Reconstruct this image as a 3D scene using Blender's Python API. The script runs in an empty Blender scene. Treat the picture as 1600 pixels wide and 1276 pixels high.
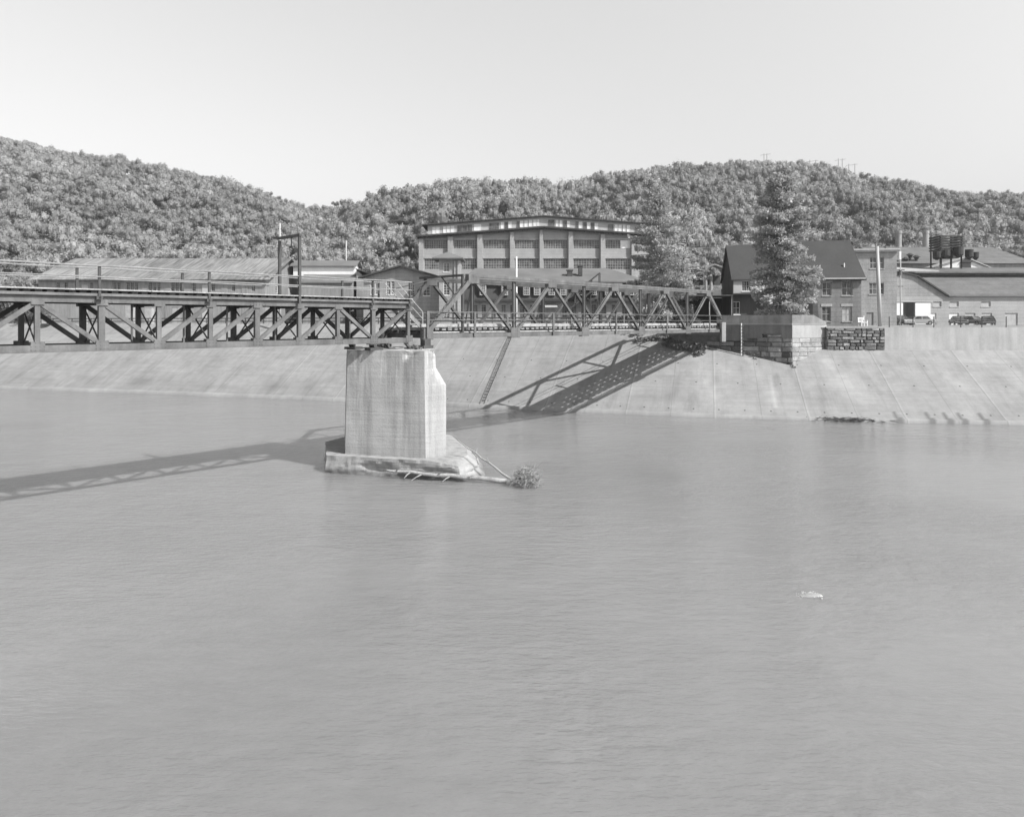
import bpy, math, random
import numpy as np
from mathutils import Vector, Matrix, noise as mnoise
R = random.Random(7)
NP = np.random.default_rng(11)
rad = math.radians
scene = bpy.context.scene
COL = scene.collection
# ------------------------------------------------------------------ camera
F = 1100.0; CX = 794.0; HY = 503.0; EYE = 9.0      # the lens in pixels of a 1600 px wide picture, horizon row, eye height
cd = bpy.data.cameras.new('camera'); cam = bpy.data.objects.new('camera', cd); COL.objects.link(cam)
cam.location = (0, 0, EYE); cam.rotation_euler = (rad(90), 0, 0)
cd.sensor_width = 36; cd.sensor_fit = 'HORIZONTAL'; cd.lens = 36 * F / 1600
cd.shift_x = (800 - CX) / 1600; cd.shift_y = -(638 - HY) / 1600
cd.clip_start = .1; cd.clip_end = 6000
scene.camera = cam
HAZE = .00025
# ------------------------------------------------------------------ light
SH = Vector((-.874, .604, -1.0))                     # the way the sunlight travels
sd = bpy.data.lights.new('sun', 'SUN'); sun = bpy.data.objects.new('sun', sd); COL.objects.link(sun)
sd.energy = 5.0; sd.angle = rad(.53); sd.color = (1, .995, .985)
sun.rotation_euler = SH.to_track_quat('-Z', 'Y').to_euler(); sun.location = (60, -60, 90)
w = bpy.data.worlds.new('World'); scene.world = w; w.use_nodes = True
nt = w.node_tree; nt.nodes.clear()
sky = nt.nodes.new('ShaderNodeTexSky'); sky.sky_type = 'NISHITA'; sky.sun_disc = False
sky.sun_elevation = math.atan2(1, math.hypot(.874, .604)); sky.sun_rotation = math.atan2(.874, -.604)
sky.air_density = 1.0; sky.dust_density = 3.0; sky.ozone_density = 1.0
sep = nt.nodes.new('ShaderNodeSeparateColor')
nt.links.new(sky.outputs[0], sep.inputs[0])
mx = nt.nodes.new('ShaderNodeMath'); mx.operation = 'MULTIPLY_ADD'; mx.inputs[1].default_value = .75
m2 = nt.nodes.new('ShaderNodeMath'); m2.operation = 'MULTIPLY'; m2.inputs[1].default_value = .25
nt.links.new(sep.outputs[1], m2.inputs[0]); nt.links.new(sep.outputs[2], mx.inputs[0]); nt.links.new(m2.outputs[0], mx.inputs[2])
# sky shaped by height: low sky raised, zenith darkened to hold back fill light
tcw = nt.nodes.new('ShaderNodeTexCoord'); sxw = nt.nodes.new('ShaderNodeSeparateXYZ'); nt.links.new(tcw.outputs['Generated'], sxw.inputs[0])
rampw = nt.nodes.new('ShaderNodeValToRGB'); el = rampw.color_ramp.elements; el[0].position = 0; el[0].color = (.72, .72, .72, 1); el[1].position = 1; el[1].color = (.10, .10, .10, 1)
e_ = el.new(.42); e_.color = (1, 1, 1, 1); e_ = el.new(.58); e_.color = (.40, .40, .40, 1); e_ = el.new(.75); e_.color = (.15, .15, .15, 1)
nt.links.new(sxw.outputs[2], rampw.inputs[0]); mw = nt.nodes.new('ShaderNodeMath'); mw.operation = 'MULTIPLY'; nt.links.new(rampw.outputs[0], mw.inputs[0]); nt.links.new(mx.outputs[0], mw.inputs[1])
bg = nt.nodes.new('ShaderNodeBackground'); bg.inputs[1].default_value = .215
out = nt.nodes.new('ShaderNodeOutputWorld')
nt.links.new(mw.outputs[0], bg.inputs[0]); nt.links.new(bg.outputs[0], out.inputs[0])
vs = scene.view_settings; vs.view_transform = 'Standard'; vs.look = 'None'; vs.gamma = 1; vs.use_curve_mapping = False
vs.exposure = 0.29
scene.cycles.max_bounces = 5; scene.cycles.diffuse_bounces = 2; scene.cycles.glossy_bounces = 3
scene.cycles.volume_bounces = 0; scene.cycles.volume_max_steps = 64

# ------------------------------------------------------------------ helpers
def X(px, d): return (px - CX) / F * d
def Zh(py, d): return EYE + (HY - py) / F * d
def tag(o, label=None, cat=None, group=None, kind=None):
    if label: o['label'] = label
    if cat: o['category'] = cat
    if group: o['group'] = group
    if kind: o['kind'] = kind
    return o
def thing(name, label, cat, loc=(0, 0, 0), rot=0, group=None):
    o = bpy.data.objects.new(name, None); COL.objects.link(o); o.empty_display_size = .3
    o.location = loc; o.rotation_euler = (0, 0, rot)
    return tag(o, label, cat, group)
class MB:
    def __init__(s): s.v = []; s.f = []
    def add(s, vs_, fs):
        b = len(s.v); s.v += [tuple(p) for p in vs_]; s.f += [tuple(b + i for i in f) for f in fs]; return s
    def box(s, a, b):
        (x0, y0, z0), (x1, y1, z1) = a, b
        return s.add([(x0, y0, z0), (x1, y0, z0), (x1, y1, z0), (x0, y1, z0), (x0, y0, z1), (x1, y0, z1), (x1, y1, z1), (x0, y1, z1)],
                     [(3, 2, 1, 0), (4, 5, 6, 7), (0, 1, 5, 4), (1, 2, 6, 5), (2, 3, 7, 6), (3, 0, 4, 7)])
    def bar(s, p, q, wd, ht, up=(0, 0, 1)):
        p = Vector(p); q = Vector(q); d = (q - p).normalized(); u = Vector(up)
        if abs(d.dot(u)) > .99: u = Vector((0, 1, 0))
        sx = d.cross(u).normalized(); sz = sx.cross(d).normalized()
        c = []
        for e in (p, q):
            for i, j in ((-1, -1), (1, -1), (1, 1), (-1, 1)): c.append(e + sx * (i * wd / 2) + sz * (j * ht / 2))
        return s.add(c, [(3, 2, 1, 0), (4, 5, 6, 7), (0, 1, 5, 4), (1, 2, 6, 5), (2, 3, 7, 6), (3, 0, 4, 7)])
    def tube(s, pts, r, n=8, cap=True):
        pts = [Vector(p) for p in pts]; rr = r if isinstance(r, (list, tuple)) else [r] * len(pts)
        vs_ = []; fs = []
        for i, p in enumerate(pts):
            d = (pts[min(i + 1, len(pts) - 1)] - pts[max(i - 1, 0)]).normalized()
            u = Vector((0, 0, 1)) if abs(d.z) < .95 else Vector((1, 0, 0))
            a = d.cross(u).normalized(); b = a.cross(d)
            for k in range(n):
                t = 2 * math.pi * k / n; vs_.append(p + a * (rr[i] * math.cos(t)) + b * (rr[i] * math.sin(t)))
        for i in range(len(pts) - 1):
            for k in range(n):
                k2 = (k + 1) % n; fs.append((i * n + k, i * n + k2, (i + 1) * n + k2, (i + 1) * n + k))
        if cap:
            fs.append(tuple(range(n))[::-1]); fs.append(tuple((len(pts) - 1) * n + k for k in range(n)))
        return s.add(vs_, fs)
    def prism(s, poly, axis, a, b):
        """poly of (u, v); axis 'y': u->x v->z extruded y a..b; 'x': u->y v->z extruded x; 'z': u->x v->y"""
        n = len(poly)
        def P(u, v, t): return {'y': (u, t, v), 'x': (t, u, v), 'z': (u, v, t)}[axis]
        vs_ = [P(u, v, a) for u, v in poly] + [P(u, v, b) for u, v in poly]
        return s.add(vs_, [tuple(range(n)), tuple(range(2 * n - 1, n - 1, -1))] + [(i, (i + 1) % n, n + (i + 1) % n, n + i)[::-1] for i in range(n)])
    def wall(s, p0, u, L, z0, z1, ops, rev=.22, inn=None):
        """wall sheet with openings (a, b, za, zb) and reveals going inwards"""
        p0 = Vector(p0); u = Vector(u).normalized(); n = Vector(inn) if inn else Vector((-u.y, u.x, 0))
        xs = sorted({0., L} | {o[0] for o in ops} | {o[1] for o in ops}); zs = sorted({z0, z1} | {o[2] for o in ops} | {o[3] for o in ops})
        for i in range(len(xs) - 1):
            for j in range(len(zs) - 1):
                cx, cz = (xs[i] + xs[i + 1]) / 2, (zs[j] + zs[j + 1]) / 2
                if any(o[0] < cx < o[1] and o[2] < cz < o[3] for o in ops): continue
                s.add([p0 + u * xs[i] + Vector((0, 0, zs[j])), p0 + u * xs[i + 1] + Vector((0, 0, zs[j])), p0 + u * xs[i + 1] + Vector((0, 0, zs[j + 1])), p0 + u * xs[i] + Vector((0, 0, zs[j + 1]))], [(0, 1, 2, 3)])
        for a, b, c, d in ops:
            q = [p0 + u * a + Vector((0, 0, c)), p0 + u * b + Vector((0, 0, c)), p0 + u * b + Vector((0, 0, d)), p0 + u * a + Vector((0, 0, d))]
            r = [x + n * rev for x in q]
            s.add(q + r, [(0, 1, 5, 4), (1, 2, 6, 5), (2, 3, 7, 6), (3, 0, 4, 7)])
        return s
    def build(s, name, mat=None, parent=None, loc=None, rot=0, smooth=False, bevel=0):
        me = bpy.data.meshes.new(name); me.from_pydata(s.v, [], s.f); me.update()
        o = bpy.data.objects.new(name, me); COL.objects.link(o)
        if mat: me.materials.append(mat)
        if parent: o.parent = parent
        if loc is not None: o.location = loc
        if rot: o.rotation_euler = (0, 0, rot)
        if smooth: me.shade_smooth()
        if bevel:
            b = o.modifiers.new('bevel', 'BEVEL'); b.width = bevel; b.segments = 2; b.limit_method = 'ANGLE'
        return o

# ------------------------------------------------------------------ materials (a black and white picture: every tone is a grey)
class NB:
    def __init__(s, mat): s.t = mat.node_tree; s.n = s.t.nodes
    def node(s, ty, **k):
        n = s.n.new(ty)
        for a, b in k.items(): setattr(n, a, b)
        return n
    def link(s, a, b): s.t.links.new(a, b)
    def val(s, sock, v):
        if hasattr(v, 'is_output'): s.link(v, sock)
        else: sock.default_value = v
    def math(s, op, a, b=0., c=0., clamp=False):
        n = s.node('ShaderNodeMath', operation=op); n.use_clamp = clamp
        s.val(n.inputs[0], a); s.val(n.inputs[1], b); s.val(n.inputs[2], c); return n.outputs[0]
    def map(s, x, a, b, c, d):
        n = s.node('ShaderNodeMapRange'); s.val(n.inputs[0], x)
        for i, v in enumerate((a, b, c, d)): n.inputs[i + 1].default_value = v
        return n.outputs[0]
    def noise(s, vec, scale, detail=4, rough=.6, stretch=None):
        if stretch:
            m = s.node('ShaderNodeMapping'); m.inputs['Scale'].default_value = stretch; s.link(vec, m.inputs[0]); vec = m.outputs[0]
        n = s.node('ShaderNodeTexNoise'); n.inputs['Scale'].default_value = scale; n.inputs['Detail'].default_value = detail; n.inputs['Roughness'].default_value = rough
        s.link(vec, n.inputs['Vector']); return n.outputs['Fac']
def newmat(name):
    m = bpy.data.materials.new(name); m.use_nodes = True; m.node_tree.nodes.clear(); b = NB(m)
    o = b.node('ShaderNodeOutputMaterial'); p = b.node('ShaderNodeBsdfPrincipled'); b.link(p.outputs[0], o.inputs[0])
    return m, b, p
def grey(b, val):
    c = b.node('ShaderNodeCombineColor'); [b.val(c.inputs[i], val) for i in range(3)]; return c.outputs[0]
def mat(name, base, rough=.8, var=.25, scale=.8, fine=8., fvar=.12, bump=.15, stretch=None, spec=.3, metal=0, sd=None, streak=0, courses=0):
    m, b, p = newmat(name)
    tc = b.node('ShaderNodeTexCoord').outputs['Object']
    geo = b.node('ShaderNodeNewGeometry').outputs['Position']
    a = b.noise(geo, scale, 5, .6, stretch); f = b.noise(geo, fine, 3, .7, stretch)
    v = b.math('ADD', b.map(a, .3, .7, 1 - var, 1 + var), b.map(f, .3, .7, -fvar, fvar))
    if streak:
        st = b.noise(geo, 1.6, 4, .65, (1, 1, .06)); v = b.math('MULTIPLY', v, b.map(st, .35, .68, 1 + streak * .5, 1 - streak))
    if courses:
        sx = b.node('ShaderNodeSeparateXYZ'); b.link(geo, sx.inputs[0])
        wv = b.math('FRACT', b.math('MULTIPLY', sx.outputs[2], 1 / courses)); ln = b.math('LESS_THAN', wv, .14)
        v = b.math('MULTIPLY', v, b.math('MULTIPLY_ADD', ln, -.16, 1.0))
    v = b.math('MULTIPLY', v, base, clamp=True)
    b.link(grey(b, v), p.inputs['Base Color']); p.inputs['Roughness'].default_value = rough
    p.inputs['Specular IOR Level'].default_value = spec; p.inputs['Metallic'].default_value = metal
    if bump:
        bp = b.node('ShaderNodeBump'); bp.inputs['Strength'].default_value = bump; bp.inputs['Distance'].default_value = .03
        b.link(f, bp.inputs['Height']); b.link(bp.outputs[0], p.inputs['Normal'])
    return m
M = {}
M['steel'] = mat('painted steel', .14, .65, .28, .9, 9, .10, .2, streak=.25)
M['steel_inner_shade'] = mat('shade-toned inner steel', .06, .7, .3, 1, 9, .12, .2)  # shade under the walkway deck painted in as a darker tone
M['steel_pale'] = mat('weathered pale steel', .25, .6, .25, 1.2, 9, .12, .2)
M['steel_far_shade'] = mat('shade-toned far steel', .085, .65, .28, .9, 9, .1, .2, streak=.25)  # near truss steel darkened: shade on the far truss put into its colour
M['steel_dark'] = mat('dark steel', .07, .6, .3, 1, 9, .12, .2)
M['pipe'] = mat('galvanised pipe', .36, .45, .25, 3, 14, .15, .1)
M['timber'] = mat('weathered timber', .34, .85, .3, 2, 12, .22, .4)
M['timber_dark'] = mat('creosoted timber', .09, .85, .35, 2, 12, .2, .4)
M['brick'] = mat('brick', .19, .9, .16, .35, 5, .16, .3, streak=.12, courses=.6)
M['brick_pale'] = mat('pale brick', .34, .9, .13, .4, 5, .12, .3, courses=.6)
M['brick_mid'] = mat('mid brick', .29, .9, .15, .4, 5, .14, .3, streak=.15, courses=.6)
M['slate'] = mat('slate roof', .052, .7, .12, .4, 4, .12, .2)
M['roof'] = mat('tar paper roof', .16, .85, .15, .3, 4, .08, .2)
M['roof_dark'] = mat('dark roof', .05, .8, .2, .5, 4, .1, .2)
M['roof_metal'] = mat('corrugated iron roof', .15, .6, .2, .5, 3, .15, .2, courses=.9)
M['white'] = mat('white paint', .72, .6, .06, .6, 6, .05, .05)
M['cream'] = mat('faded paint', .40, .7, .12, .8, 6, .06, .1)
M['board'] = mat('grey board siding', .24, .85, .2, 1.4, 8, .15, .3, stretch=(1, 1, .1))
M['board_dark'] = mat('dark board siding', .07, .85, .2, 1.4, 8, .15, .3, stretch=(1, 1, .1))
M['frame'] = mat('window frame paint', .34, .7, .15, 2, 10, .1, .05)
M['frame_dark'] = mat('dark window frame', .16, .7, .15, 2, 10, .1, .05)
M['concrete'] = mat('concrete', .36, .9, .14, .5, 7, .09, .35, streak=.14)
M['gravel'] = mat('gravel yard', .26, .95, .22, .15, 2.2, .16, .3)
M['bark'] = mat('bark', .13, .9, .25, 2, 12, .25, .6)
M['log'] = mat('bleached driftwood', .34, .8, .25, 2.5, 12, .2, .4)
M['deadwood'] = mat('dead spruce wood', .42, .8, .2, 2.5, 12, .15, .2)
M['twig'] = mat('tangled twigs', .30, .9, .35, 4, 14, .25, .2)
M['soot'] = mat('sooty iron', .04, .8, .4, 1, 9, .2, .3)
M['tyre'] = mat('tyre', .03, .9, .1, 2, 10, .1, 0)
M['chrome'] = mat('chrome', .6, .2, .05, 2, 10, .02, 0, metal=.9, spec=.5)
M['pole'] = mat('weathered pole', .42, .85, .2, 1.5, 9, .15, .3, stretch=(1, 1, .1))
M['stack'] = mat('stack iron', .30, .6, .2, .6, 5, .1, .1)
M['foam'] = mat('foam', .6, .6, .05, 4, 20, .1, .2)
def glass_mat():
    m, b, p = newmat('window glass')
    geo = b.node('ShaderNodeNewGeometry').outputs['Position']
    a = b.noise(geo, .9, 3, .7)
    b.link(grey(b, b.map(a, .35, .7, .02, .16)), p.inputs['Base Color']); p.inputs['Roughness'].default_value = .12; p.inputs['Specular IOR Level'].default_value = .5
    return m
M['glass'] = glass_mat()
def rusty_roof():
    m, b, p = newmat('rusty iron roof')
    geo = b.node('ShaderNodeNewGeometry').outputs['Position']
    mp = b.node('ShaderNodeMapping'); mp.inputs['Rotation'].default_value = (0, 0, rad(0)); mp.inputs['Scale'].default_value = (2.6, .22, .22); b.link(geo, mp.inputs[0])
    sh = b.noise(mp.outputs[0], 1.0, 4, .6)
    big = b.noise(geo, .06, 3, .6)
    sx = b.node('ShaderNodeSeparateXYZ'); b.link(geo, sx.inputs[0])
    rib = b.math('LESS_THAN', b.math('FRACT', b.math('MULTIPLY', sx.outputs[0], 1.25)), .18)
    v = b.math('ADD', b.map(sh, .36, .70, .13, .33), b.map(big, .35, .65, -.05, .06))
    v = b.math('MULTIPLY', v, b.math('MULTIPLY_ADD', rib, -.25, 1.))
    b.link(grey(b, v), p.inputs['Base Color']); p.inputs['Roughness'].default_value = .6
    return m
M['rusty'] = rusty_roof()
def leaf_mat(name, base, var=.35, transl=.25):
    m, b, p = newmat(name)
    at = b.node('ShaderNodeAttribute', attribute_name='tone').outputs['Fac']
    geo = b.node('ShaderNodeNewGeometry').outputs['Position']
    n1 = b.noise(geo, 1.3, 3, .7)
    v = b.math('MULTIPLY', b.math('MULTIPLY', at, b.map(n1, .3, .7, 1 - var, 1 + var)), base, clamp=True)
    b.link(grey(b, v), p.inputs['Base Color']); p.inputs['Roughness'].default_value = .6; p.inputs['Specular IOR Level'].default_value = .25
    if transl:
        tr = b.node('ShaderNodeBsdfTranslucent'); b.link(grey(b, v), tr.inputs[0]); ms = b.node('ShaderNodeMixShader'); ms.inputs[0].default_value = transl
        o = [n for n in b.n if n.type == 'OUTPUT_MATERIAL'][0]
        b.link(p.outputs[0], ms.inputs[1]); b.link(tr.outputs[0], ms.inputs[2]); b.link(ms.outputs[0], o.inputs[0])
    return m
M['leaf'] = leaf_mat('hill foliage', .36, .12, .4)
M['needle'] = leaf_mat('spruce needles', .33, .3, .3)
M['weed'] = leaf_mat('weeds', .22)
M['floor'] = mat('woodland floor', .06, .95, .2, .1, 1, .1, 0)

# ------------------------------------------------------------------ the river bank: waterline traced as a curve on the water
WL = [(-500, 590), (-200, 600), (-60, 605.5), (47, 610), (180, 614.5), (300, 619), (420, 623.5), (540, 628.5), (700, 635.5), (860, 643), (1030, 650.5), (1180, 656), (1350, 660.5), (1540, 664), (1700, 666), (1900, 668)]
wl = np.array([((px - CX) * EYE / (py - HY), F * EYE / (py - HY)) for px, py in WL])
seg = np.r_[0, np.cumsum(np.hypot(*np.diff(wl, axis=0).T))]
U = np.arange(0, seg[-1], .3)
bx = np.interp(U, seg, wl[:, 0]); by = np.interp(U, seg, wl[:, 1])
def smooth(a, k):
    p = np.pad(a, k, mode='reflect', reflect_type='odd'); ker = np.hanning(2 * k + 1); ker /= ker.sum(); return np.convolve(p, ker, 'valid')
bx = smooth(bx, 22); by = smooth(by, 22)
tx = smooth(np.gradient(bx), 40); ty = smooth(np.gradient(by), 40); ln = np.hypot(tx, ty); tx /= ln; ty /= ln
nx, ny = -ty, tx                                       # up the slope, away from the river
nx = np.where(ny < 0, -nx, nx); ny = np.abs(ny)
RISE = .62
pxs = bx / by * F + CX                                 # picture column of each waterline point
def top_h(i):
    t = np.clip((pxs[i] - 1120) / 60, 0, 1); return 8.75 * (1 - t) + 6.15 * t
TOPH = np.array([top_h(i) for i in range(len(U))])
def bank_pt(i, h): return (bx[i] + nx[i] * h / RISE, by[i] + ny[i] * h / RISE)
def idx_at(px, h):
    """index of the bank profile whose point at height h shows at picture column px"""
    X_ = bx + nx * h / RISE; Y_ = by + ny * h / RISE; c = X_ / Y_ * F + CX; return int(np.argmin(abs(c - px)))
STAINS = [(1405, .75, 1.1), (1457, .75, 1.1), (1484, .6, 1.2), (1508, .7, 1.1), (1538, .7, 1.1)]
STU = [(U[idx_at(p, .2)], a, hh) for p, a, hh in STAINS]
UHOLE = float(U[idx_at(690, 3)])
def bank_material():
    m, b, p = newmat('river bank concrete')
    uv = b.node('ShaderNodeUVMap').outputs[0]
    sx = b.node('ShaderNodeSeparateXYZ'); b.link(uv, sx.inputs[0]); u, v = sx.outputs[0], sx.outputs[1]
    big = b.noise(uv, .22, 4, .65); mid = b.noise(uv, 1.1, 5, .65); fine = b.noise(uv, 9, 3, .7)
    stre = b.noise(uv, 1.0, 5, .7, (.9, .10, 1)); lay = b.noise(uv, 1.0, 4, .7, (.10, 2.2, 1))
    t = b.math('ADD', b.map(big, .3, .7, .84, 1.12), b.map(mid, .3, .7, -.10, .09))
    t = b.math('ADD', t, b.map(fine, .3, .7, -.035, .035)); t = b.math('ADD', t, b.map(lay, .3, .7, -.07, .07))
    t = b.math('MULTIPLY', t, b.map(stre, .48, .76, 1., .74))
    # joints up the slope every 8.3 m, fainter ones between
    wob = b.noise(uv, .4, 2, .5); uu = b.math('ADD', u, b.map(wob, 0, 1, -.06, .06))
    def line(period, off, wd): return b.math('LESS_THAN', b.math('ABSOLUTE', b.math('SUBTRACT', b.math('FRACT', b.math('MULTIPLY', b.math('ADD', uu, off), 1 / period)), .5)), wd / period / 2)
    j1 = line(8.3, 1.2, .16); j1b = line(8.3, 1.34, .07); j2 = line(8.3, 5.35, .06)
    t = b.math('MULTIPLY', t, b.math('MULTIPLY_ADD', j1, .12, 1.)); t = b.math('MULTIPLY', t, b.math('MULTIPLY_ADD', j1b, -.2, 1.)); t = b.math('MULTIPLY', t, b.math('MULTIPLY_ADD', j2, -.2, 1.))
    # horizontal pour lines
    def hline(z, wd): return b.math('LESS_THAN', b.math('ABSOLUTE', b.math('SUBTRACT', v, z)), wd)
    for z in (4.6, 9.2): t = b.math('MULTIPLY', t, b.math('MULTIPLY_ADD', hline(z, .03), -.14, 1.))
    # weep holes: dense row low down, sparse rows above
    def dots(pu, off, z, r):
        du = b.math('MULTIPLY', b.math('SUBTRACT', b.math('FRACT', b.math('MULTIPLY', b.math('ADD', u, off), 1 / pu)), .5), pu)
        dv = b.math('SUBTRACT', v, z); return b.math('LESS_THAN', b.math('SQRT', b.math('ADD', b.math('MULTIPLY', du, du), b.math('MULTIPLY', dv, dv))), r)
    for pu, off, z, r in ((2.35, 0, 1.35, .085), (4.15, 1, 5.6, .085), (4.15, 3, 8.9, .085)):
        t = b.math('MULTIPLY', t, b.math('MULTIPLY_ADD', b.math('MULTIPLY', dots(pu, off, z, r), b.math('GREATER_THAN', u, UHOLE)), -.7, 1.))
    st = b.node('ShaderNodeAttribute', attribute_name='stain').outputs['Fac']
    t = b.math('MULTIPLY', t, b.math('SUBTRACT', 1., b.math('MULTIPLY', st, b.map(mid, .3, .7, .75, 1.15))))
    pl = b.node('ShaderNodeAttribute', attribute_name='lime').outputs['Fac']
    t = b.math('MULTIPLY', t, b.math('MULTIPLY_ADD', b.math('MULTIPLY', pl, b.map(stre, .35, .65, .2, 1.3)), .30, 1.))
    v_ = b.math('MULTIPLY', t, .288, clamp=True)
    b.link(grey(b, v_), p.inputs['Base Color']); p.inputs['Roughness'].default_value = .9; p.inputs['Specular IOR Level'].default_value = .25
    bp = b.node('ShaderNodeBump'); bp.inputs['Strength'].default_value = .4; bp.inputs['Distance'].default_value = .05
    b.link(b.math('ADD', fine, mid), bp.inputs['Height']); b.link(bp.outputs[0], p.inputs['Normal'])
    return m
def build_bank():
    nv = 72; nu = len(U)
    V = []; uvs = []; st = []; lime = []
    lim = [(1322, 5.0, 2.4), (1100, 5, 1.6), (1190, 3.5, 1.2)]
    limu = [(U[idx_at(p, 3.5)], c, w_) for p, c, w_ in lim]
    uw = U[idx_at(1207, 2.5)]
    for i in range(nu):
        s_top = TOPH[i] / RISE
        for j in range(nv):
            f = j / (nv - 1)
            s = -2.5 + f * (s_top + 2.5)
            h = s * RISE + .03 * mnoise.noise(Vector((U[i] * .15, s * .3, 0)))
            if s < .55: h = min(.36, .36 + (s - .3) * 4) if s > -.2 else -2
            V.append((bx[i] + nx[i] * s, by[i] + ny[i] * s, h)); uvs.append((U[i], s / math.cos(math.atan(RISE))))
            q = 0; 
            for su, a, hh in STU:
                wd = max(0, (1.5 - s)) * .27; c = su + (1.5 - s) * .12
                if s < 1.5 and abs(U[i] - c) < wd: q = max(q, .5)
            q = max(q, .20 * max(0, 1 - abs(s - 1.9) / 2.0) * (1 if pxs[i] < 700 else .35) * max(0, .5 + 1.6 * mnoise.noise(Vector((U[i] * .25, s * .5, 3)))))
            if s < .16: q = max(q, .32)
            st.append(q)
            l = 0
            for lu, c, w_ in limu:
                d = abs(U[i] - lu - (5 - s) * .28) / (w_ * (1.25 - s / 12)); l = max(l, max(0, 1 - d) * (1 if 1 < s < 8.6 else 0) * min(1, s / 3))
            if abs(U[i] - uw - 0.02 * s) < .16 and 1.6 < s < 6.0: l = 1.6
            if .2 < s < .56: l = max(l, .55)
            lime.append(l)
    Fc = []
    for i in range(nu - 1):
        for j in range(nv - 1):
            a = i * nv + j; Fc.append((a, a + nv, a + nv + 1, a + 1))
    me = bpy.data.meshes.new('riverbank'); me.from_pydata(V, [], Fc)
    uvl = me.uv_layers.new(name='UVMap'); li = np.empty(len(me.loops), int); me.loops.foreach_get('vertex_index', li); uvl.data.foreach_set('uv', np.array(uvs)[li].ravel())
    a = me.attributes.new('stain', 'FLOAT', 'POINT'); a.data.foreach_set('value', st)
    a = me.attributes.new('lime', 'FLOAT', 'POINT'); a.data.foreach_set('value', lime)
    me.materials.append(bank_material()); me.shade_smooth()
    o = bpy.data.objects.new('riverbank', me); COL.objects.link(o); tag(o, kind='structure')
build_bank()

# ------------------------------------------------------------------ water
def water_material():
    m, b, p = newmat('river water')
    geo = b.node('ShaderNodeNewGeometry').outputs['Position']
    n1 = b.noise(geo, .05, 3, .5); n2 = b.noise(geo, 2.2, 4, .65, (.3, 1, 1))
    big = b.noise(geo, .09, 2, .5)
    v = b.math('ADD', b.map(n1, .3, .7, .222, .272), b.map(n2, .3, .7, -.012, .012))
    b.link(grey(b, v), p.inputs['Base Color']); p.inputs['Roughness'].default_value = .07; p.inputs['IOR'].default_value = 1.5; p.inputs['Specular IOR Level'].default_value = .5
    p.inputs['Subsurface Weight'].default_value = .75; p.inputs['Subsurface Radius'].default_value = (1, 1, 1); p.inputs['Subsurface Scale'].default_value = 2.5
    w1 = b.noise(geo, 3.6, 3, .55, (.38, 1.1, 1)); w2 = b.noise(geo, 9.5, 2, .5, (.45, 1.1, 1)); w3 = b.noise(geo, .7, 2, .5, (.5, 1, 1))
    hgt = b.math('ADD', b.math('MULTIPLY', w1, .55), b.math('ADD', b.math('MULTIPLY', w2, .22), b.math('MULTIPLY', w3, .7)))
    bp = b.node('ShaderNodeBump'); b.link(b.map(big, .35, .65, .22, 1.), bp.inputs['Strength']); bp.inputs['Distance'].default_value = .19
    b.link(hgt, bp.inputs['Height']); b.link(bp.outputs[0], p.inputs['Normal'])
    return m
wt = MB(); wt.add([(-400, -120, 0), (400, -120, 0), (400, 135, 0), (-400, 135, 0)], [(0, 1, 2, 3)])
tag(wt.build('river_water', water_material()), kind='structure')

# ------------------------------------------------------------------ ground and hills
gm = MB()
sel = list(range(0, len(U), 12)) + [len(U) - 1]
GZ = {}
for k, i in enumerate(sel):
    h0 = TOPH[i]; x_, y_ = bank_pt(i, h0); g = 8.74 if pxs[i] < 1110 else 8.42
    gm.v += [(x_, y_ + .02, g if pxs[i] < 1110 else g), (x_ * 1.15, y_ + 22, 8.55), (x_ * 2.2, 330, 8.55)]
for k in range(len(sel) - 1):
    a = k * 3
    for j in range(2): gm.f.append((a + j, a + 3 + j, a + 4 + j, a + 1 + j))
tag(gm.build('yard_ground', M['gravel']), kind='structure')
RID = [(-900, 150), (-500, 165), (-200, 185), (-60, 205), (47, 228), (100, 237), (180, 246), (240, 258), (300, 273), (360, 287), (420, 304), (470, 318), (497, 326), (530, 318), (600, 300), (640, 290), (700, 281), (770, 279), (830, 282), (885, 293), (930, 277), (1000, 267), (1070, 257), (1150, 252), (1196, 250), (1270, 257), (1330, 271), (1400, 284), (1450, 295), (1500, 303), (1543, 302), (1650, 308), (1900, 290), (2300, 300)]
RD = [(-900, 420), (47, 430), (300, 410), (480, 390), (560, 310), (800, 290), (900, 320), (1100, 370), (1250, 400), (1543, 360), (2300, 340)]
rp = np.array(RID); rdp = np.array(RD)
def ridge(px): return np.interp(px, rp[:, 0], rp[:, 1]), np.interp(px, rdp[:, 0], rdp[:, 1])
TREE = 9.0
def hill_h(px, d):
    py, rd = ridge(px); zr = EYE + (HY - py) / F * rd - TREE
    d0 = 185 + 12 * math.sin(px * .012); t = (d - d0) / (rd - d0)
    if t <= 0: return 8.3
    if t > 1: return zr - (t - 1) ** 2 * 40
    s = t ** 1.15 * .55 + .45 * math.sin(t * math.pi / 2)
    return 8.3 + (zr - 8.3) * s + 3.0 * math.sin(px * .021 + d * .02) * math.sin(t * math.pi) + 5 * mnoise.noise(Vector((px * .006, d * .012, 0))) * math.sin(min(t, 1) * math.pi)
hp = MB(); cols = list(np.arange(-900, 2301, 25)); rows = [175 + k * 9 for k in range(38)]
for px in cols:
    for d in rows: hp.v.append(((px - CX) / F * d, d, hill_h(px, d)))
nr = len(rows)
for i in range(len(cols) - 1):
    for j in range(nr - 1): a = i * nr + j; hp.f.append((a, a + nr, a + nr + 1, a + 1))
tag(hp.build('wooded_hills_terrain', M['floor'], smooth=True), kind='structure')

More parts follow.
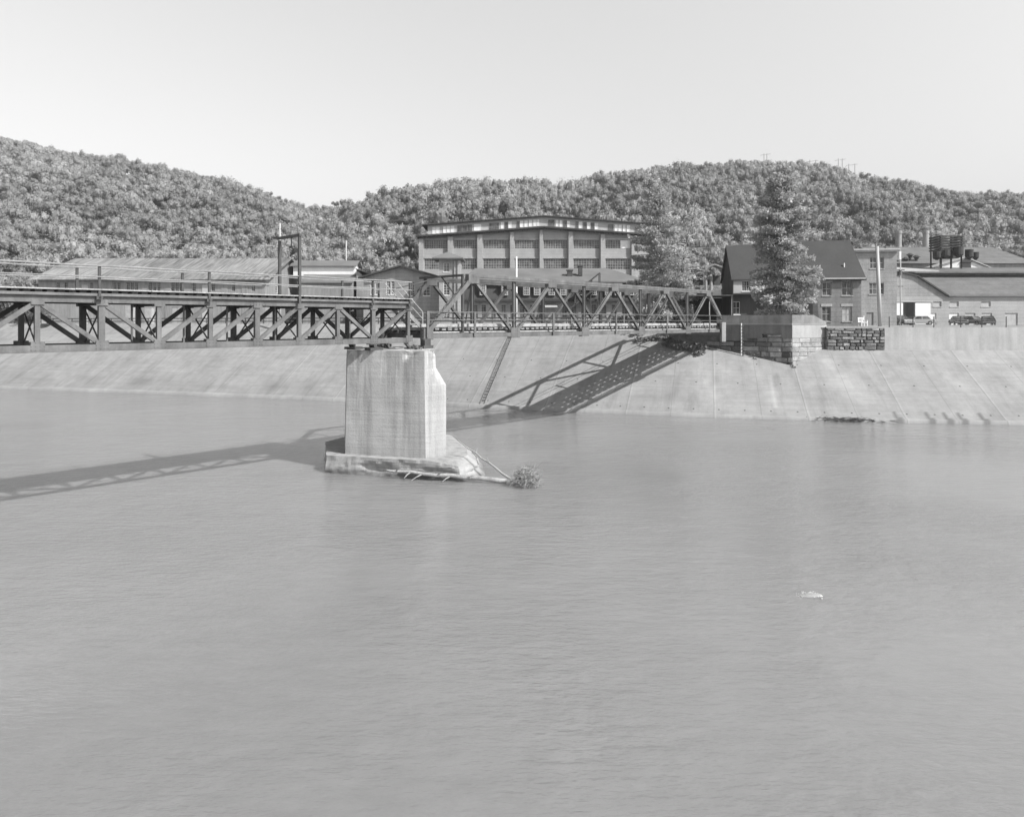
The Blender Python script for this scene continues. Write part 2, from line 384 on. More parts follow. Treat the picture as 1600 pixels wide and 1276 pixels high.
def crown_template(nl=190, leaf=.95, seed=0):
    """leaf clumps spread through several lobes: returns quads (n,4,3) for a crown about 1 unit in radius, centred at the origin"""
    g = np.random.default_rng(seed); nb = g.integers(6, 11)
    c = np.clip(g.normal(size=(nb, 3)), -1.25, 1.25) * [.60, .60, .34]; r = g.uniform(.24, .52, nb); c[0] = (0, 0, .05); r[0] = .55
    k = g.integers(0, nb, nl); dirs = g.normal(size=(nl, 3)); dirs /= np.linalg.norm(dirs, axis=1)[:, None]
    pos = c[k] + dirs * (r[k] * g.uniform(.66, 1.14, nl))[:, None]
    nrm = dirs + g.normal(size=(nl, 3)) * .6 + [.0, -.15, .3]; nrm /= np.linalg.norm(nrm, axis=1)[:, None]
    a = np.cross(nrm, g.normal(size=(nl, 3))); a /= np.linalg.norm(a, axis=1)[:, None]; b = np.cross(nrm, a)
    sz = leaf * g.uniform(.6, 1.3, nl)[:, None]
    w_ = g.uniform(.6, 1., nl)[:, None]
    Q = [np.stack([pos - a * sz - b * sz * w_ * .3, pos + a * sz * .2 - b * sz * w_, pos + a * sz + b * sz * w_ * .3, pos - a * sz * .2 + b * sz * w_], 1)]
    th = np.linspace(0, 2 * np.pi, 11); ph = np.linspace(-1.4, 1.5, 7)          # leafy mass inside each lobe
    for i in range(nb):
        P = np.array([[[math.cos(p) * math.cos(t), math.cos(p) * math.sin(t), math.sin(p)] for t in th] for p in ph]); jit = 1 + g.uniform(-.22, .22, P.shape[:2]); jit[:, -1] = jit[:, 0]
        P = c[i] + P * (r[i] * .66 * jit)[..., None]
        Q.append(np.stack([P[:-1, :-1], P[:-1, 1:], P[1:, 1:], P[1:, :-1]], 2).reshape(-1, 4, 3))
    return np.concatenate(Q)
def mesh_from_quads(name, q, tone, mt):
    n = len(q); me = bpy.data.meshes.new(name)
    me.vertices.add(n * 4); me.vertices.foreach_set('co', q.reshape(-1).astype(np.float32))
    me.loops.add(n * 4); me.loops.foreach_set('vertex_index', np.arange(n * 4, dtype=np.int32))
    me.polygons.add(n); me.polygons.foreach_set('loop_start', np.arange(0, n * 4, 4, dtype=np.int32))
    me.update(calc_edges=True)
    a = me.attributes.new('tone', 'FLOAT', 'FACE'); a.data.foreach_set('value', np.asarray(tone, np.float32))
    me.materials.append(mt); return me
TPL = [crown_template(900, .066, s) for s in range(14)]
TPL_HI = [crown_template(2000, .045, 50 + s) for s in range(4)]
def place(q, pos, sc, ang):
    c, s = math.cos(ang), math.sin(ang); Rm = np.array([[c, -s, 0], [s, c, 0], [0, 0, 1]]); return (q * sc) @ Rm.T + pos
HILLQ = []; HILLT = []
g = NP
CLEAR = lambda px, d, t: 1205 < px < 1345 and .86 < t < .97
nrow = 0
d = 188.0
while d < 440:
    step = 5.7 + (d - 188) * .004
    px = -330.0 + g.uniform(0, 20)
    while px < 1920:
        py, rd = ridge(px)
        dd = d + g.uniform(-2.6, 2.6); t = (dd - 187) / (rd - 187)
        if 0 < t < 1.02 and not CLEAR(px, dd, t):
            h = hill_h(px, dd); nz = mnoise.noise(Vector((px * .012, dd * .03, 7))); rr = g.uniform(2.3, 4.4) * (1 + .55 * nz) * g.choice([.8, 1, 1.35], p=[.25, .55, .2]) * (1.2 if 560 < px < 900 else 1)
            ht = g.uniform(7.5, 11.5)
            ed = px < -60 or px > 1660
            if not (ed and g.random() < .5):
                q = place(TPL[g.integers(0, 14)], np.array([(px - CX) / F * dd, dd, h + ht - rr * .9]), np.array([rr, rr, rr * g.uniform(.95, 1.35)]), g.uniform(0, 6.28))
                HILLQ.append(q); HILLT.append(np.full(len(q), g.choice([.78, .9, 1., 1.1, 1.28], p=[.12, .26, .34, .22, .06]) * (1 + .28 * mnoise.noise(Vector((px * .007, dd * .02, 3)))) * g.uniform(.92, 1.08)))
        px += step / dd * F * g.uniform(.8, 1.2)
    d += step * .82
q = np.concatenate(HILLQ); tn = np.concatenate(HILLT)
o = bpy.data.objects.new('hillside_woodland', mesh_from_quads('hillside_woodland', q, tn, M['leaf'])); COL.objects.link(o)
tag(o, 'dense woodland of round leafy crowns covering the hills', 'woodland', kind='stuff')
print('hill quads', len(q))

def leafy_tree(name, label, px, d, htot, rr, tone=1., group=None, z=None, hi=False):
    base = Vector(((px - CX) / F * d, d, hill_h(px, d) if z is None else z))
    t = thing(name, label, 'tree', base, R.uniform(0, 6), group)
    tb = MB(); tb.tube([(0, 0, 0), (.1, .05, htot * .4), (.0, .1, htot * .8)], [.26, .2, .06], 7)
    for k in range(5):
        a = k * 1.3; tb.tube([(0, 0, htot * (.35 + .07 * k)), (math.cos(a) * rr * .5, math.sin(a) * rr * .5, htot * (.55 + .07 * k))], [.1, .03], 5)
    tb.build('trunk', M['bark'], t)
    T = (TPL_HI if hi else TPL)[R.randrange(4)]
    cz = htot - rr * 1.3
    q = place(T, np.array([0, 0, cz]), np.array([rr, rr, rr * 1.15]), R.uniform(0, 6))
    me = mesh_from_quads('crown', q, np.full(len(q), tone), M['leaf']); c = bpy.data.objects.new('crown', me); COL.objects.link(c); c.parent = t
    return t
RT = [(595, 303, 4.5), (635, 292, 4.5), (675, 279, 5), (705, 276, 5.2), (757, 270, 5.2), (790, 265, 6), (815, 268, 5.6), (833, 275, 4.6), (893, 279, 4), (930, 272, 4.5), (1020, 261, 4.5), (1052, 254, 5), (1140, 250, 4.5), (1405, 276, 4.8), (1430, 283, 4.2), (1516, 298, 4.4), (175, 239, 5), (220, 250, 4.5), (255, 258, 4.2), (505, 322, 5), (550, 317, 4), (125, 238, 4.5)]
ORD = ['leftmost', 'second from the left', 'third from the left', 'fourth from the left', 'fifth from the left', 'sixth from the left', 'seventh from the left', 'eighth from the left', 'ninth from the left', 'tenth from the left', 'eleventh from the left', 'twelfth from the left']
RT.sort(); CNT = {}
for k, (px, py, rr) in enumerate(RT):
    _, rd = ridge(px); top = EYE + (HY - py - 9) / F * (rd - 3); rr *= 1.2; base = hill_h(px, rd - 3)
    side = ('left' if px < 500 else 'middle' if px < 900 else 'right'); CNT[side] = CNT.get(side, -1) + 1
    leafy_tree('ridge_tree', '%s of the leafy trees standing out on the %s hill skyline' % (ORD[CNT[side]], side), px, rd - 3, max(7, top - base), rr, R.choice([.85, 1, 1.1]), 'skyline trees on the %s hill' % side)

# ------------------------------------------------------------------ conifers
def spruce(name, label, px, d, zb, ztop, rmax, prof, nbr, spr, seed, lean=(0, 0), tone=1., bare=0., cat='tree', dens=1.):
    g_ = random.Random(seed); H = ztop - zb
    t = thing(name, label, cat, ((px - CX) / F * d, d, zb))
    bb = MB(); tb = MB(); tr = lambda z: Vector((lean[0] * (z / H) ** 2 + .15 * math.sin(z * .5), lean[1] * z / H, z))
    tb.tube([tr(H * k / 8) for k in range(9)], [.30 * (1 - k / 8.3) + .02 for k in range(9)], 8)
    Q = []; T_ = []
    for k in range(nbr):
        f = (k + g_.random()) / nbr; z = H * (.04 + .95 * f); a = g_.uniform(0, 6.283); L = rmax * prof(f) * g_.choice([.45, .7, .9, 1., 1.08, 1.25]) * (1 + .13 * math.sin(f * 19 + a * 2 + seed))
        dx, dy = math.cos(a), math.sin(a); p0 = tr(z); rise = .55 if f > .7 else (.15 if f > .35 else -.12)
        pts = [p0 + Vector((dx * L * s, dy * L * s, L * (rise * s - .30 * s * s + .22 * s ** 3))) for s in (0, .3, .6, .85, 1)]
        isbare = g_.random() < bare
        (bb if isbare else tb).tube(pts, [.05, .04, .03, .02, .01] if not isbare else [.09, .07, .055, .04, .02], 4, False)
        if isbare:
            for m_ in range(7):
                s = g_.uniform(.4, 1); p = pts[2].lerp(pts[4], s); bb.tube([p, p + Vector((g_.uniform(-.5, .5), g_.uniform(-.5, .5), g_.uniform(-.7, .1)))], [.03, .012], 3, False)
            if g_.random() < .75: continue
        n = int(spr * L * dens)
        br_t = tone * g_.uniform(.75, 1.25)
        for m_ in range(n):
            s = g_.random() ** .7; i = min(3, int(s * 4)); p = pts[i].lerp(pts[i + 1], s * 4 - i)
            sd_ = Vector((-dy, dx, 0)) * g_.gauss(0, .30 * (1.2 - .5 * s)) * min(1, L * .6)
            c = p + sd_ + Vector((0, 0, g_.gauss(-.06, .13)))
            ax = (Vector((dx, dy, 0)) * .7 + sd_ * 1.2 + Vector((g_.gauss(0, .35), g_.gauss(0, .35), g_.gauss(.05, .45)))).normalized()
            n_ = ax.cross(Vector((g_.gauss(0, 1), g_.gauss(0, 1), g_.gauss(0, 1)))).normalized()
            l = g_.uniform(.18, .42); w_ = g_.uniform(.04, .10)
            Q.append([c - n_ * w_, c + ax * l * .5 - n_ * w_ * 1.2, c + ax * l, c + ax * l * .4 + n_ * w_ * 1.2]); T_.append(br_t * g_.uniform(.8, 1.2))
    tb.build('trunk', M['bark'], t)
    if bb.v: bb.build('dead_branches', M['deadwood'], t)
    me = mesh_from_quads('crown', np.array([[tuple(v) for v in q_] for q_ in Q]), T_, M['needle']); c = bpy.data.objects.new('crown', me); COL.objects.link(c); c.parent = t
    print(name, len(Q))
    return t
def prof_a(f):     # the tall one: wide below, waisted, thin leader
    return float(np.interp(f, [0, .06, .18, .3, .42, .55, .66, .76, .83, .92, 1], [.62, .80, .92, .86, .72, .86, .76, .54, .50, .24, .07]))
spruce('spruce_tree', 'tall bushy spruce standing between the two brick-walled houses behind the stone abutment', 1222, 80, 9.3, Zh(258, 80), 3.55, prof_a, 300, 84, 3, tone=1.45)
def prof_b(f): return float(np.interp(f, [0, .1, .3, .5, .65, .8, .92, 1], [.9, 1, .95, .85, .62, .45, .3, .08]))
spruce('thin_spruce_tree', 'ragged half-bare spruce with pale dead branches at right end of the big factory', 1036, 97, 8.6, Zh(272, 97), 4.0, prof_b, 260, 60, 9, lean=(-1.6, 0), tone=1.55, bare=.20, dens=1.2)
spruce('leaning_spruce_tree', 'thin crooked spruce with long bare upturned boughs, right-hand one of the ragged pair', 1062, 99, 8.6, Zh(318, 99), 3.2, prof_b, 90, 34, 21, lean=(2.2, 0), tone=1.5, bare=.45)

# ------------------------------------------------------------------ truss bridge (local frame: x along the bridge to the far bank, y to its far side, z up)
TH = math.atan2(F, 1036.0); DIRX = Vector((math.cos(TH), math.sin(TH), 0))
P0 = Vector((-5.35, 45.3, 0))
def gus(mb, x, y, z, w_, h, th=.3): mb.box((x - w_ / 2, y - th / 2, z - h / 2), (x + w_ / 2, y + th / 2, z + h / 2))
def channel(mb, p, q, w_, h):
    """built-up member: two side channels with lacing between"""
    p = Vector(p); q = Vector(q); s = Vector((0, w_ / 2 - .03, 0))
    mb.bar(p - s, q - s, .05, h); mb.bar(p + s, q + s, .05, h)
    L = (q - p).length; n = max(1, int(L / .5)); d = (q - p) / n; up = d.cross(Vector((0, 1, 0))).normalized() * (h / 2 + .006)
    for k in range(n):
        a = p + d * k; sgn = 1 if k % 2 else -1
        for e in (-1, 1): mb.bar(a + s * sgn + up * e, a + d - s * sgn + up * e, .05, .012, up)
# ---- pony truss span
def pony():
    BZ = 7.78; rel = lambda z: z - BZ
    t = thing('pony_truss_span', 'long low Warren truss bridge span running from the river pier to the stone abutment', 'bridge', (P0.x, P0.y, BZ), TH)
    L = 8.42; n = 5; W = 4.4; zb = rel(8.1); zt = rel(12.1)
    for y in (0, W):
        c = MB(); c.box((-.2, y - .16, zb - .17), (n * L + .2, y + .16, zb - .11)); c.box((-.2, y - .16, zb - .11), (n * L + .2, y - .11, zb + .13)); c.box((-.2, y + .11, zb - .11), (n * L + .2, y + .16, zb + .13))
        c.box((L / 2 - .1, y - .2, zt - .02), ((n - .5) * L + .1, y + .2, zt + .17)); c.box((L / 2 - .1, y - .17, zt - .17), ((n - .5) * L + .1, y - .12, zt - .02)); c.box((L / 2 - .1, y + .12, zt - .17), ((n - .5) * L + .1, y + .17, zt - .02))
        for k in range(n + 1):
            gus(c, k * L + (0.15 if k == 0 else -.15 if k == n else 0), y, zb + .12, .95 if 0 < k < n else .8, .75, .36)
        for k in range(n): gus(c, (k + .5) * L, y, zt - .14, 1.0, .62, .37)
        for k in range(n + 1):          # rivets on the gussets
            for i in range(5):
                for j in range(4): c.box((k * L - .36 + i * .18 - .016, y - .2, zb - .15 + j * .2 - .016), (k * L - .36 + i * .18 + .016, y - .17, zb - .15 + j * .2 + .016))
        ms_ = M['steel'] if y == 0 else M['steel_far_shade']; tr = c.build('truss', ms_, t)
        ep = MB(); channel(ep, (0, y, zb + .1), (L / 2, y, zt), .34, .30); ep.box((0, 0, 0), (0, 0, 0)) if False else None; ep.build('end_post', ms_, tr)
        ep = MB(); channel(ep, (n * L, y, zb + .1), ((n - .5) * L, y, zt), .34, .30); ep.build('end_post', ms_, tr)
        for k in range(1, n):
            for e in (-1, 1):
                dg = MB(); a = Vector((k * L + e * .12, y, zb + .1)); b_ = Vector((k * L + e * L / 2, y, zt - .1))
                dv = (b_ - a).normalized(); sd_ = dv.cross(Vector((0, 1, 0)))
                wd = .24 if e * (k - 2.5) < 0 else .18
                dg.bar(a - Vector((0, .09, 0)), b_ - Vector((0, .09, 0)), .035, wd); dg.bar(a + Vector((0, .09, 0)), b_ + Vector((0, .09, 0)), .035, wd)
                dg.bar(a, b_, .16, .035)
                dg.build('diagonal', ms_, tr)
            v = MB(); x = k * L; v.box((x - .13, y - .09, zb + .4), (x - .10, y + .09, zt - .17)); v.box((x + .10, y - .09, zb + .4), (x + .13, y + .09, zt - .17)); v.box((x - .10, y - .015, zb + .4), (x + .10, y + .015, zt - .17))
            v.build('vertical_post', ms_, tr)
    # floor system
    f = MB()
    for k in range(n * 2 + 1):
        x = k * L / 2; x = min(max(x, .3), n * L - .3); f.box((x - .11, .17, rel(7.95)), (x + .11, W - .17, rel(8.28)))
    for y in (.9, 1.9, 2.6, 3.5): f.box((0, y - .08, rel(8.285)), (n * L, y + .08, rel(8.45)))
    f.build('floor_beams', M['steel_dark'], t)
    dk = MB(); x = .1
    while x < n * L:
        dk.box((x, .42 + R.uniform(-.06, .06), rel(8.455)), (x + .34, W - .42 + R.uniform(-.06, .06), rel(8.60) + R.uniform(-.01, .01))); x += .56
    for y0, y1 in ((.50, 1.05), (1.27, 1.75), (1.95, 2.42), (2.62, 3.08), (3.30, 3.9)):
        dk.box((0, y0, rel(8.604)), (n * L, y1, rel(8.66)))
    dk.build('deck', M['timber'], t)
    for y in (.36, W - .52):
        cb = MB(); x = 0
        while x < n * L - .2:
            l = min(4.2, n * L - x); cb.box((x + .01, y, rel(8.67)), (x + l - .01, y + .16, rel(8.86) + R.uniform(-.01, .02))); x += l
        cb.build('curb_plank', M['timber'], t)
    pp = MB(); pp.tube([(0, .25, rel(8.30)), (n * L, .25, rel(8.28))], .06, 8); pp.build('pipe', M['pipe'], t)
    for y, off in ((-.24, 0), (W + .24, 0)):
        rl = MB()
        for z in (rel(9.66), rel(9.13)): rl.tube([(.0, y, z), (n * L, y, z)], .035 if z > rel(9.4) else .03, 6)
        rr = rl.build('handrail', M['steel'], t)
        for k in range(2 * n + 1):
            x = k * L / 2
            if k % 2 == 0 and 0 < k < 2 * n: continue
            x = min(max(x, .0), n * L)
            ps = MB(); ps.box((x - .09, y - .06, zb - .1), (x + .09, y + .02, rel(9.70))); ps.build('post', M['steel'], rr)
    # portal frame over the near end
    pf = MB(); x = 3.3
    pf.bar((x, -.1, zt + .06), (x, W + .1, zt + .06), .16, .16); pf.bar((x, 0, zb + .2), (x, 0, zt), .15, .15)
    pf.bar((x, 2.15, zt + .04), (-1.3, 1.3, zt - .95), .06, .07); pf.bar((x, 2.15, zt + .04), (x, .5, zt - 1.5), .06, .07)
    pf.build('portal_strut', M['steel_dark'], t)
    for k in (1, 2, 3, 4):              # outriggers of the floor beams bracing the near truss
        ou = MB(); ou.bar((k * L, W + .1, zt - .2), (k * L, W + .95, zb + .0), .06, .08); ou.build('outrigger', M['steel'], t)
    for y in (0, W):
        bs = MB(); bs.box((-.35, y - .3, rel(7.31)), (.45, y + .3, rel(7.5))); bs.box((-.2, y - .22, rel(7.5)), (.3, y + .22, rel(7.92))); bs.build('bearing', M['steel_dark'], t)
        bs = MB(); bs.box((n * L - .45, y - .3, rel(7.35)), (n * L + .45, y + .3, rel(7.92))); bs.build('bearing', M['steel_dark'], t)
pony()
# ---- deck truss span
def deck_truss():
    BZ = 7.6; rel = lambda z: z - BZ
    nodes = [-1.40, -4.07] + [-4.07 - 2.46 * k for k in range(1, 13)]
    t = thing('deck_truss_span', 'deep deck truss bridge span with railed walkway running off the left of the picture', 'bridge', (P0.x, P0.y, BZ), TH)
    W = 2.65; zb = rel(7.87); zt = rel(9.98)
    diag = ['/', '\\', '/', '/', '/', '/', '\\', '\\', '/', '\\', '/', '\\', '/']   # between node k (right) and k+1 (left)
    for y in (0, W):
        c = MB(); x0 = nodes[-1] - .2
        c.box((x0, y - .15, zt - .13), (nodes[0] + .2, y - .10, zt + .13)); c.box((x0, y + .10, zt - .13), (nodes[0] + .2, y + .15, zt + .13)); c.box((x0, y - .2, zt + .133), (nodes[0] + .2, y + .2, zt + .165))
        c.box((x0, y - .15, zb - .14), (nodes[0], y - .10, zb + .14)); c.box((x0, y + .10, zb - .14), (nodes[0], y + .15, zb + .14)); c.box((x0, y - .20, zb - .17), (nodes[0], y + .20, zb - .143))
        for k, x in enumerate(nodes):
            gus(c, x, y, zt - .10, .48, .30, .315); gus(c, x, y, zb + .10, .52, .38, .315)
            for i in range(4):
                for j in range(3):
                    c.box((x - .24 + i * .16 - .014, y - .185, zb - .05 + j * .15 - .014), (x - .24 + i * .16 + .014, y - .16, zb - .05 + j * .15 + .014))
        for x in (nodes[4], nodes[7]):
            for i in range(6):
                for j in range(2):
                    c.box((x - .40 + i * .16 - .016, y - .185, zt - .08 + j * .13 - .016), (x - .40 + i * .16 + .016, y - .15, zt - .08 + j * .13 + .016))
        ms_ = M['steel'] if y == 0 else M['steel_inner_shade']; tr = c.build('truss', ms_, t)
        for k, x in enumerate(nodes):
            v = MB(); w_ = .26 if k % 3 == 1 else .20
            v.box((x - w_ / 2, y - .10, zb + .1), (x - w_ / 2 + .03, y + .10, zt - .13)); v.box((x + w_ / 2 - .03, y - .10, zb + .1), (x + w_ / 2, y + .10, zt - .13)); v.box((x - w_ / 2 + .03, y - .10, zb + .1), (x + w_ / 2 - .03, y - .07, zt - .13))
            v.build('vertical_post', ms_, tr)
            if k < len(nodes) - 1:
                xl = nodes[k + 1]; a, b_ = ((x, zb + .1), (xl, zt - .1)) if diag[k] == '\\' else ((x, zt - .1), (xl, zb + .1))
                dg = MB(); 
                for e in (-.085, .085): dg.bar((a[0], y + e, a[1]), (b_[0], y + e, b_[1]), .03, .19)
                dg.bar((a[0], y, a[1]), (b_[0], y, b_[1]), .14, .03)
                dg.build('diagonal', ms_, tr)
    for k, x in enumerate(nodes):        # sway bracing and floor beam at every panel point
        s = MB(); s.box((x - .06, .18, zt - .22), (x + .06, W - .18, zt + .12)); s.box((x - .05, .17, zb - .1), (x + .05, W - .17, zb + .05))
        s.bar((x, .12, zb + .15), (x, W - .12, zt - .25), .05, .06); s.bar((x + .06, .12, zt - .25), (x + .06, W - .12, zb + .15), .05, .06)
        s.build('sway_brace', M['steel_inner_shade'], t)
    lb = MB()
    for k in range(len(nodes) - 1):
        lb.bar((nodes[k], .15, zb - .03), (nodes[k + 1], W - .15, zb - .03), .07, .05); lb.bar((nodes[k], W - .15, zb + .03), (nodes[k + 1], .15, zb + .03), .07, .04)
    lb.build('lateral_bracing', M['steel_inner_shade'], t)
    for x in (-14.9, -12.7, -10.0, -17.3, -5.2): hg = MB(); hg.tube([(x, .75, zt), (x, .75, zb - .1)], .05, 6); hg.build('hanger_rod', M['steel'], t)
    dk = MB(); x0 = nodes[-1]; x = x0
    while x < nodes[0]:
        dk.box((x, -.22 + R.uniform(-.05, .05), rel(10.275)), (x + .26, W + .3, rel(10.395))); x += .42
    dk.build('cross_ties', M['timber_dark'], t)
    pk = MB(); x = x0
    for y0 in [ -.42 + .29 * k for k in range(12)]:
        x = x0 + R.uniform(0, .6)
        while x < nodes[0] - .05:
            l = min(R.uniform(3, 4.6), nodes[0] + .1 - x); z = rel(10.40) + R.uniform(-.006, .012); pk.box((x, y0, z), (x + l - .02, y0 + .27, z + .055)); x += l
    pk.build('deck_planks', M['timber'], t)
    st = MB(); st.box((x0, -.30, rel(10.15)), (nodes[0] + .2, -.22, rel(10.27))); st.build('edge_stringer', mat('rusted edge steel', .15, .8, .3, 1, 9, .12, .2), t)
    st = MB(); st.box((x0, W + .2, rel(10.15)), (nodes[0] + .2, W + .28, rel(10.27))); st.box((x0, .9, rel(10.14)), (nodes[0] + .1, 1.1, rel(10.27))); st.build('inner_stringers', M['steel_inner_shade'], t)
    for y in (-.36, W + .22):
        rl = MB(); wobx = [x0 + k * (nodes[0] - x0) / 14 for k in range(15)]
        rl.tube([(x, y - .05, rel(11.49 if y < 0 else 11.60) + .02 * math.sin(x * 1.3)) for x in wobx], .036, 7)
        rl.tube([(x, y - .05, rel(10.99 if y < 0 else 11.09) + .015 * math.sin(x * 1.9 + 1)) for x in wobx], .032, 6)
        rr = rl.build('handrail', M['steel_pale'], t)
        for x in [-1.5, -4.3] + [-4.3 - 4.9 * k for k in range(1, 6)]:
            if abs(x + 9.2) < .1: continue
            ps = MB(); ps.box((x - .055, y - .02, rel(10.02)), (x + .055, y + .08, rel(11.53 if y < 0 else 11.64))); ps.box((x - .13, y - .02, rel(10.0)), (x + .13, y + .10, rel(10.14))); ps.build('post', M['steel_dark'], rr)
    # steps down to the lower deck
    sp = MB()
    for y in (1.0, 2.1): sp.bar((-1.35, y, rel(10.2)), (.55, y, rel(8.62)), .06, .26)
    for k in range(8): f = (k + .5) / 8; sp.box((-1.45 + 1.9 * f, 1.03, rel(10.28) - 1.62 * f), (-1.15 + 1.9 * f, 2.07, rel(10.33) - 1.62 * f))
    sr = sp.build('steps', M['steel_pale'], t)
    for y in (.9, 2.2):
        h = MB(); h.tube([(-1.5, y, rel(11.47)), (.55, y, rel(9.65))], .035, 6); h.tube([(-1.5, y, rel(10.95)), (.55, y, rel(9.2))], .03, 6); h.tube([(.55, y, rel(9.65)), (.55, y, rel(8.66))], .04, 6)
        h.build('handrail', M['pipe'], sr)
    for y in (0, W - .5):
        bs = MB(); bs.box((-4.45, y - .30, rel(7.31)), (-3.5, y + .30, rel(7.46))); bs.tube([(-4.07, y - .25, rel(7.56)), (-4.07, y + .25, rel(7.56))], .10, 10); bs.box((-4.4, y - .22, rel(7.64)), (-3.7, y + .22, rel(7.70)))
        bs.build('bearing', M['steel_dark'], t)
        ft = MB(); ft.bar((-1.75, y, zb), (-1.2, y, rel(7.33)), .2, .16); ft.box((-1.5, y - .25, rel(7.30)), (-.9, y + .25, rel(7.36))); ft.build('end_bracket', M['steel'], t)
deck_truss()
# tall pipe frame on the walkway
def local(x, y, z): return P0 + DIRX * x + Vector((-DIRX.y, DIRX.x, 0)) * y + Vector((0, 0, z))
t = thing('steel_goalpost_frame', 'tall dark steel goalpost frame standing across the walkway of the left span', 'frame', local(-9.18, 0, 10.0), TH)
fr = MB(); fr.box((-.07, -.45, 0), (.07, -.31, 3.66)); fr.build('post', M['steel_dark'], t)
fr = MB(); fr.box((-.07, 1.68, .34), (.07, 1.82, 3.6)); fr.build('post', M['steel_dark'], t)
fr = MB(); fr.box((-.08, -.5, 3.662), (.08, 1.9, 3.80)); fr.box((-.02, .45, 3.2), (.02, .5, 3.66)); fr.box((-.06, .35, 3.1), (.06, .6, 3.2)); fr.build('crossbeam', M['steel_dark'], t)

# ------------------------------------------------------------------ pier
def loft(polys, step, disp, seed=0):
    """polys: list of (z, [(x, y)...]) all with the same corner count -> fine displaced grid"""
    mb = MB(); n = len(polys[0][1]); zs = []; rows_ = []
    per = []
    for k in range(n):
        a = Vector(polys[0][1][k]); b_ = Vector(polys[0][1][(k + 1) % n]); m_ = max(1, int((b_ - a).length / step)); per += [(k, j / m_) for j in range(m_)]
    for li in range(len(polys) - 1):
        z0, p = polys[li]; z1, q_ = polys[li + 1]; m_ = max(1, int((z1 - z0) / step))
        for j in range(m_ + (li == len(polys) - 2)):
            f = j / m_; z = z0 + (z1 - z0) * f; row = []
            for k, s in per:
                a = Vector(p[k]).lerp(Vector(q_[k]), f); b_ = Vector(p[(k + 1) % n]).lerp(Vector(q_[(k + 1) % n]), f); c = a.lerp(b_, s)
                row.append((c.x, c.y, z))
            rows_.append(row)
    cx = sum(p[0] for p in rows_[0]) / len(per); cy = sum(p[1] for p in rows_[0]) / len(per); np_ = len(per)
    for r in rows_:
        for x, y, z in r:
            dx, dy, dz = disp(x, y, z, (Vector((x - cx, y - cy, 0))).normalized()); mb.v.append((x + dx, y + dy, z + dz))
    for i in range(len(rows_) - 1):
        for k in range(np_): k2 = (k + 1) % np_; mb.f.append((i * np_ + k, i * np_ + k2, (i + 1) * np_ + k2, (i + 1) * np_ + k))
    top = (len(rows_) - 1) * np_; c = len(mb.v); rings = 5; prev = top
    for g_ in range(1, rings):
        b0 = len(mb.v)
        for k in range(np_):
            x, y, z = rows_[-1][k]; x = x + (cx - x) * g_ / rings; y = y + (cy - y) * g_ / rings; mb.v.append((x, y, z + .03 * mnoise.noise(Vector((x, y, 5)) * 2)))
        for k in range(np_): k2 = (k + 1) % np_; mb.f.append((prev + k, prev + k2, b0 + k2, b0 + k))
        prev = b0
    mb.v.append((cx, cy, rows_[-1][0][2])); c = len(mb.v) - 1
    for k in range(np_): mb.f.append((prev + k, prev + (k + 1) % np_, c))
    return mb
def pier_material():
    m, b, p = newmat('pier concrete')
    geo = b.node('ShaderNodeNewGeometry').outputs['Position']
    sx = b.node('ShaderNodeSeparateXYZ'); b.link(geo, sx.inputs[0]); z = sx.outputs[2]
    big = b.noise(geo, .5, 4, .6); fine = b.noise(geo, 9, 4, .7); st = b.noise(geo, 1.7, 5, .6, (1, 1, .045)); st2 = b.noise(geo, 3.4, 4, .6, (1, 1, .07)); brd = b.noise(geo, 1, 4, .7, (.12, .12, 5))
    topm = b.map(z, 3.2, 7.2, 0, 1)
    v = b.math('ADD', b.map(big, .3, .7, .88, 1.08), b.map(fine, .3, .7, -.07, .07)); v = b.math('ADD', v, b.map(brd, .3, .7, -.07, .07))
    v = b.math('MULTIPLY', v, b.map(st, .46, .72, 1., .58))
    wh = b.math('MULTIPLY', b.map(st2, .56, .70, 0, 1), topm, clamp=True); v = b.math('MULTIPLY_ADD', wh, .6, v)
    v = b.math('MULTIPLY', v, b.map(z, .9, 1.9, .86, 1.)); v = b.math('MULTIPLY', v, b.map(z, .12, .34, .5, 1.))
    v = b.math('MULTIPLY', v, .41, clamp=True)
    b.link(grey(b, v), p.inputs['Base Color']); p.inputs['Roughness'].default_value = .9
    bp = b.node('ShaderNodeBump'); bp.inputs['Strength'].default_value = .5; bp.inputs['Distance'].default_value = .04; b.link(b.math('ADD', fine, brd), bp.inputs['Height']); b.link(bp.outputs[0], p.inputs['Normal'])
    return m
M['pier'] = pier_material()
